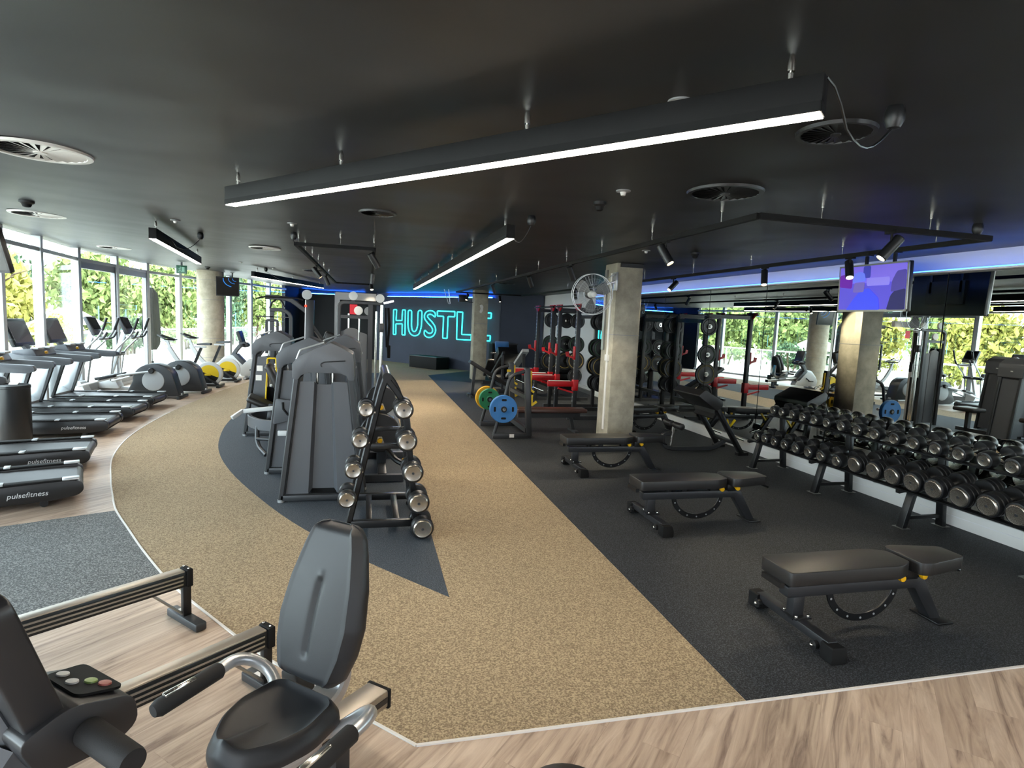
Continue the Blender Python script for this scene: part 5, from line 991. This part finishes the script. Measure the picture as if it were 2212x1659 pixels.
# ------------------------------------------------------------------ recumbent bikes: +x is forward, origin under the seat
def make_recumbent():
    t = thing('recumbent_bike', 'x', 'recumbent bike', (0, 0, 0), 0, 'recumbent bikes')
    part('seat_rail', MB().beam((-.53, 0, .225), (.75, 0, .33), .105, .07, bev=.006), K['alurail'], t, 'flat metal seat rail'); part('rail_end', MB().box((-.533, 0, .222), (.018, .112, .08), bev=.004), K['matte'], t)
    part('rail_groove', MB().beam((-.52, .0535, .225), (.7, .0535, .325), .004, .022).beam((-.52, -.0535, .225), (.7, -.0535, .325), .004, .022), K['black'], t)
    part('rear_stand', MB().beam((-.30, 0, .03), (-.30, 0, .22), .07, .06, (0, 1, 0)).beam((-.30, -.12, .03), (-.30, .12, .03), .07, .05, bev=.01), K['dgrey'], t)
    # seat
    o_ = rpoly([(x*.9, y*.9) for x, y in [(-.20, -.13), (-.17, -.17), (-.02, -.19), (.10, -.155), (.19, -.085), (.215, -.03), (.215, .03), (.19, .085), (.10, .155), (-.02, .19), (-.17, .17), (-.20, .13)]], .035, 5)
    def sz(x, y, k):
        z = .440+.012*min(1, k/.78)**2 + .012*math.exp(-((k-.86)/.06)**2) - .03*max(0, (k-.86)/.14)**2 + .02*max(0, -x-.04)
        r_ = min(1, max(0, (x-.01)/.15)); return z + .020*r_*math.exp(-(y/(.008+.022*r_))**2)
    ks = [.02, .1, .2, .3, .4, .5, .58, .66, .72, .77, .81, .85, .89, .93, .96, .985, 1.0]; no = len(o_); vs = []; fs = []
    for k_ in ks: vs += [V((x*k_, y*k_, sz(x*k_, y*k_, k_))) for x, y in o_]
    for k_, z in ((1.012, .405), (1.0, .392), (.93, .385)): vs += [V((x*k_, y*k_, z)) for x, y in o_]
    nr = len(ks)+3
    for i in range(nr-1):
        for j in range(no): fs.append((i*no+j, i*no+(j+1) % no, (i+1)*no+(j+1) % no, (i+1)*no+j))
    fs += [tuple(range(no)), tuple((nr-1)*no+j for j in range(no))]
    part('seat', MB().add(vs, fs), K['vinyl2'], t)
    part('seat_shell', MB().loft([[(x*.55, y*.55, .33) for x, y in o_], [(x*.92, y*.92, .37) for x, y in o_], [(x*.95, y*.95, .392) for x, y in o_]]), K['silver'], t)
    part('seat_carriage', MB().box((-.02, 0, .32), (.26, .17, .07), (0, -.08, 0), bev=.012), K['silver'], t)
    # backrest: outline lofted through thickness, bulging forward
    bx_ = V((-.26, 0, .966)).normalized(); bn_ = V((.966, 0, .26)).normalized(); B0 = V((-.165, 0, .525))
    HWp = [(-.035, .085), (-.025, .105), (.0, .135), (.08, .163), (.17, .173), (.30, .157), (.42, .125), (.475, .105), (.495, .085), (.503, .06)]
    def hw(s):
        for (s0, w0), (s1, w1) in zip(HWp, HWp[1:]):
            if s <= s1: u = (s-s0)/(s1-s0); return w0+(w1-w0)*u
        return HWp[-1][1]
    def nf(s, v):                                            # front relief: lumbar bulge, rolled rim, central groove
        y = v*hw(s); e = max(abs(v), 1-min(s+.035, .503-s)/.09*.5 if min(s+.035, .503-s) < .09 else 0)
        n_ = .028 + .018*math.cos((s-.12)*5.5)*(1-v*v*.6) - .034*max(0, (e-.80)/.2)**2 + .006*math.exp(-((abs(v)-.86)/.05)**2)
        g = min(1, max(0, (s-.045)/.02))*min(1, max(0, (.32-s)/.02))
        return n_ - .010*math.exp(-(y/.0125)**2)*g + .005*math.exp(-((s-.325)/.012)**2-(y/.012)**2)
    NS, NV = 70, 44; vs = []; fs = []
    for i in range(NS+1):
        s_ = -.035+.538*i/NS
        for j in range(NV+1): v_ = -1+2*j/NV; vs.append(B0+bx_*s_+bn_*nf(s_, v_)+V((0, v_*hw(s_), 0)))
    n0 = len(vs); W_ = NV+1
    for i in range(NS):
        for j in range(NV): k = i*W_+j; fs.append((k, k+1, k+W_+1, k+W_))
    per = [j for j in range(W_)] + [i*W_+NV for i in range(1, NS+1)] + [NS*W_+j for j in range(NV-1, -1, -1)] + [i*W_ for i in range(NS-1, 0, -1)]
    prev = per
    for k_, n_ in ((1.012, -.012), (1.0, -.035), (.95, -.05)):
        cur = []
        for q_ in per:
            i, j = divmod(q_, W_); s_ = -.035+.538*i/NS; v_ = -1+2*j/NV
            cur.append(len(vs)); vs.append(B0+bx_*(.23+(s_-.23)*k_)+bn_*n_+V((0, v_*hw(s_)*k_, 0)))
        for q_ in range(len(per)): r_ = (q_+1) % len(per); fs.append((prev[q_], prev[r_], cur[r_], cur[q_]))
        prev = cur
    fs.append(tuple(prev))
    part('backrest', MB().add(vs, fs), K['vinyl2'], t)
    part('back_mount', MB().ribbon([(-.10, 0, .34), (-.30, 0, .40), (-.29, 0, .56), (-.26, 0, .72)], .11, .05, .12, side=(0, 1, 0)), K['silver'], t)
    part('seat_handle_tube', MB().tube([(.0, -.305, .485), (-.13, -.31, .50), (-.20, -.23, .44), (-.14, -.1, .33), (-.14, .1, .33), (-.20, .23, .44), (-.13, .31, .50), (.0, .305, .485)], .022, 12, fil=.09), K['silver'], t)
    for s in (-1, 1):
        part('seat_grip', MB().lathe([(.022, 0), (.029, .01), (.029, .22), (.02, .24)], (-.05, s*.305, .49), (1, 0, -.06), 18), K['foam'], t)
        part('pulse_plate', MB().box((.10, s*.305, .506), (.11, .022, .018), bev=.006), K['chrome'], t)
    part('bottle_holder', MB().box((-.30, -.20, .33), (.09, .085, .14), (.1, 0, 0), bev=.012), K['black'], t)
    # front body, cranks, mast, console
    part('front_body', MB().prism(rpoly([(.42, .10), (1.22, .08), (1.26, .28), (1.02, .52), (.78, .54), (.52, .30)], .06), (0, 0, 0), (1, 0, 0), (0, 0, 1), .22, .03), K['wgrey'], t)
    part('body_stripe', MB().prism(rpoly([(.45, .26), (.58, .26), (.86, .56), (.74, .58)], .02), (0, 0, 0), (1, 0, 0), (0, 0, 1), .235, .01), K['dgrey'], t)
    part('front_stand', MB().beam((1.1, -.25, .03), (1.1, .25, .03), .07, .05, bev=.01).beam((1.1, 0, .03), (1.1, 0, .12), .07, .1, (0, 1, 0)), K['silver'], t)
    for s in (-1, 1): part('crank', MB().beam((.80, s*.14, .34), (.80+s*.12, s*.14, .26), .03, .02, (0, 1, 0)), K['blackm'], t); part('pedal', MB().box((.80+s*.13, s*.20, .25), (.12, .1, .03), bev=.008), K['black'], t)
    part('mast', MB().ribbon([(.86, 0, .5), (.78, 0, .66), (.66, 0, .80)], .11, .10, .08, side=(0, 1, 0)), K['shroud'], t)
    part('button_pod', MB().prism(rpoly([(.46, .77), (.52, .745), (.66, .76), (.70, .86), (.60, .89), (.47, .845)], .03), (0, 0, 0), (1, 0, 0), (0, 0, 1), .21, .03, 3), K['blackg'], t)
    tl = V((.97, 0, .24)).normalized(); nz = V((-.24, 0, .97)).normalized(); P0 = V((.535, 0, .874))
    part('button_panel', MB().prism(rpoly([(-.055, -.085), (.04, -.07), (.04, .07), (-.055, .085)], .02), P0, tl, V((0, 1, 0)), .006), K['matte'], t)
    for u, v, c_ in ((.01, -.05, 'wgrey'), (.015, .0, 'wgrey'), (-.015, .02, 'pgreen'), (-.03, .05, 'pred')): part('button', MB().lathe([(.014, .002), (.013, .0065), (.0005, .0075)], P0+tl*u+V((0, v, 0)), nz, 18), K[c_], t)
    part('handlebar', MB().tube([(.57, -.27, .81), (.57, -.12, .815), (.57, .12, .815), (.57, .27, .81)], .020, 12), K['silver'], t)
    for s in (-1, 1): part('hand_grip', MB().lathe([(.026, 0), (.031, .008), (.030, .165), (.028, .173), (.0005, .175)], (.57, s*.10, .813), (0, s, -.03), 22), K['foam'], t)
    R2 = M.Translation((.68, -.08, 1.0)) @ Euler((0, .30, 0)).to_matrix().to_4x4()
    c_ = part('console', MB().prism(rpoly([(-.17, -.17), (.17, -.17), (.18, .17), (-.18, .17)], .04), R2 @ V((0, 0, 0)), (0, 1, 0), V(R2.to_3x3() @ V((0, 0, 1))), .075, .02, 3), K['blackg'], t)
    part('display', MB().box((-.033, 0, .01), (.004, .24, .24), m=R2), K['screen'], c_); part('console_neck', MB().beam((.64, -.02, .80), (.67, -.05, .90), .14, .07, bev=.015), K['shroud'], t)
    return t
K['vinyl2'] = mat('grained_black_vinyl', '222326', .44, spec=.42, bump=.12, bscale=900); K['foam'] = mat('black_foam_grip', '18181a', .75, bump=.2, bscale=700); K['blackg'] = mat('dark_console_plastic', '26272a', .35)
K['alurail'] = mat('aluminium_rail', 'b4aca0', .38, .85); K['pgreen'] = mat('green_button', '7f9c55', .35); K['pred'] = mat('red_button', 'a8564e', .35)
r0 = make_recumbent()
for i, (x, y, r, lb) in enumerate(((-.285, 1.87, math.atan2(-.75, -.66), 'recumbent bike in the foreground with tall black backrest and button console'), (-2.58, 16.62, PI-.05, 'grey recumbent bike beside the spin bikes, its console before the glass'), (-1.85, 15.8, PI, 'recumbent bike mostly hidden behind the grey machine with the yellow slot'))):
    o = r0 if i == 0 else dup(r0, (0, 0, 0)); o.location = (x, y, 0); o.rotation_euler = (0, 0, r); o['label'] = lb
fs = thing('upholstered_stool', 'black rounded pad top of another exercise seat peeking in at the bottom edge', 'seat', (.49, 1.22, 0))
part('pad', MB().lathe([(.06, .54), (.115, .545), (.125, .575), (.115, .605), (.08, .622), (.0005, .63)], n=32), K['vinyl'], fs); part('post', MB().cyl((0, 0, .03), (0, 0, .55), .03), K['blackm'], fs); part('base', MB().lathe([(.2, 0), (.2, .02), (.05, .05)], n=32), K['blackm'], fs)
# ------------------------------------------------------------------ rowing machines: +x towards the flywheel, origin at the tail post
def make_rower():
    t = thing('rowing_machine', 'x', 'rowing machine', (0, 0, 0), 0, 'rowing machines on the wood floor')
    b_ = part('rail', MB().beam((.0, 0, .265), (1.55, 0, .31), .062, .085, bev=.004), K['railside'], t)
    part('rail_top', MB().beam((.02, 0, .311), (1.5, 0, .355), .064, .008, bev=.002), K['alurail'], t, 'bright metal top strip')
    for s in (-1, 1):
        for dz in (.022, .0, -.022): part('rail_rib', MB().beam((.03, s*.0325, .265+dz), (1.5, s*.0325, .31+dz), .006, .009), K['steel'], t)
    part('end_cap', MB().box((-.005, 0, .268), (.035, .078, .10), bev=.006), K['matte'], t)
    for s in (-1, 1): part('cap_screw', MB().ball((-.003, s*.025, .32), .006, 8), K['chrome'], t)
    part('tail_post', MB().beam((.0, 0, .03), (.0, 0, .23), .045, .03, (0, 1, 0), bev=.004), K['blackm'], t)
    part('tail_foot', MB().beam((.0, -.155, .025), (.0, .155, .025), .06, .045, bev=.008), K['dgrey'], t); part('tail_brace', MB().cyl((.02, .0, .06), (.20, 0, .25), .007), K['steel'], t)
    part('foot_label', MB().box((.0, -.07, .0485), (.035, .045, .002)), K['paper'], t)
    part('seat', MB().box((1.2, 0, .40), (.24, .30, .045), bev=.02, seg=3), K['vinyl'], t); part('seat_roller', MB().box((1.2, 0, .36), (.2, .1, .04)), K['black'], t)
    part('flywheel_housing', MB().lathe([(.05, -.10), (.24, -.10), (.27, -.07), (.27, .07), (.24, .10), (.05, .10)], (1.95, 0, .33), (0, 1, 0), 36), K['black'], t)
    part('front_foot', MB().beam((1.75, -.28, .03), (1.75, .28, .03), .07, .05, bev=.01).beam((1.75, 0, .03), (1.72, 0, .3), .07, .07, (0, 1, 0)), K['blackm'], t)
    for s in (-1, 1): part('foot_rest', MB().box((1.5, s*.12, .34), (.04, .11, .3), (0, -.7, 0), bev=.01), K['matte'], t)
    part('handle', MB().tube([(1.55, -.2, .46), (1.55, .2, .46)], .015, 8), K['foam'], t)
    part('monitor_arm', MB().tube([(1.8, 0, .5), (1.7, 0, .75), (1.6, 0, .85)], .018, 8).box((1.58, 0, .9), (.04, .2, .16), (0, .3, 0), bev=.01), K['black'], t)
    return t
K['railside'] = mat('black_anodised_rail', '2b3034', .3, .6)
w0 = make_rower(); hd = math.atan2(-.68, -.73)
for i, (x, y, lb) in enumerate(((-.955, 3.42, 'rowing machine whose rail ends beside the grey carpet'), (-.43, 2.72, 'rowing machine whose rail passes behind the recumbent bike'))):
    o = w0 if i == 0 else dup(w0, (0, 0, 0)); o.location = (x, y, 0); o.rotation_euler = (0, 0, hd); o['label'] = lb
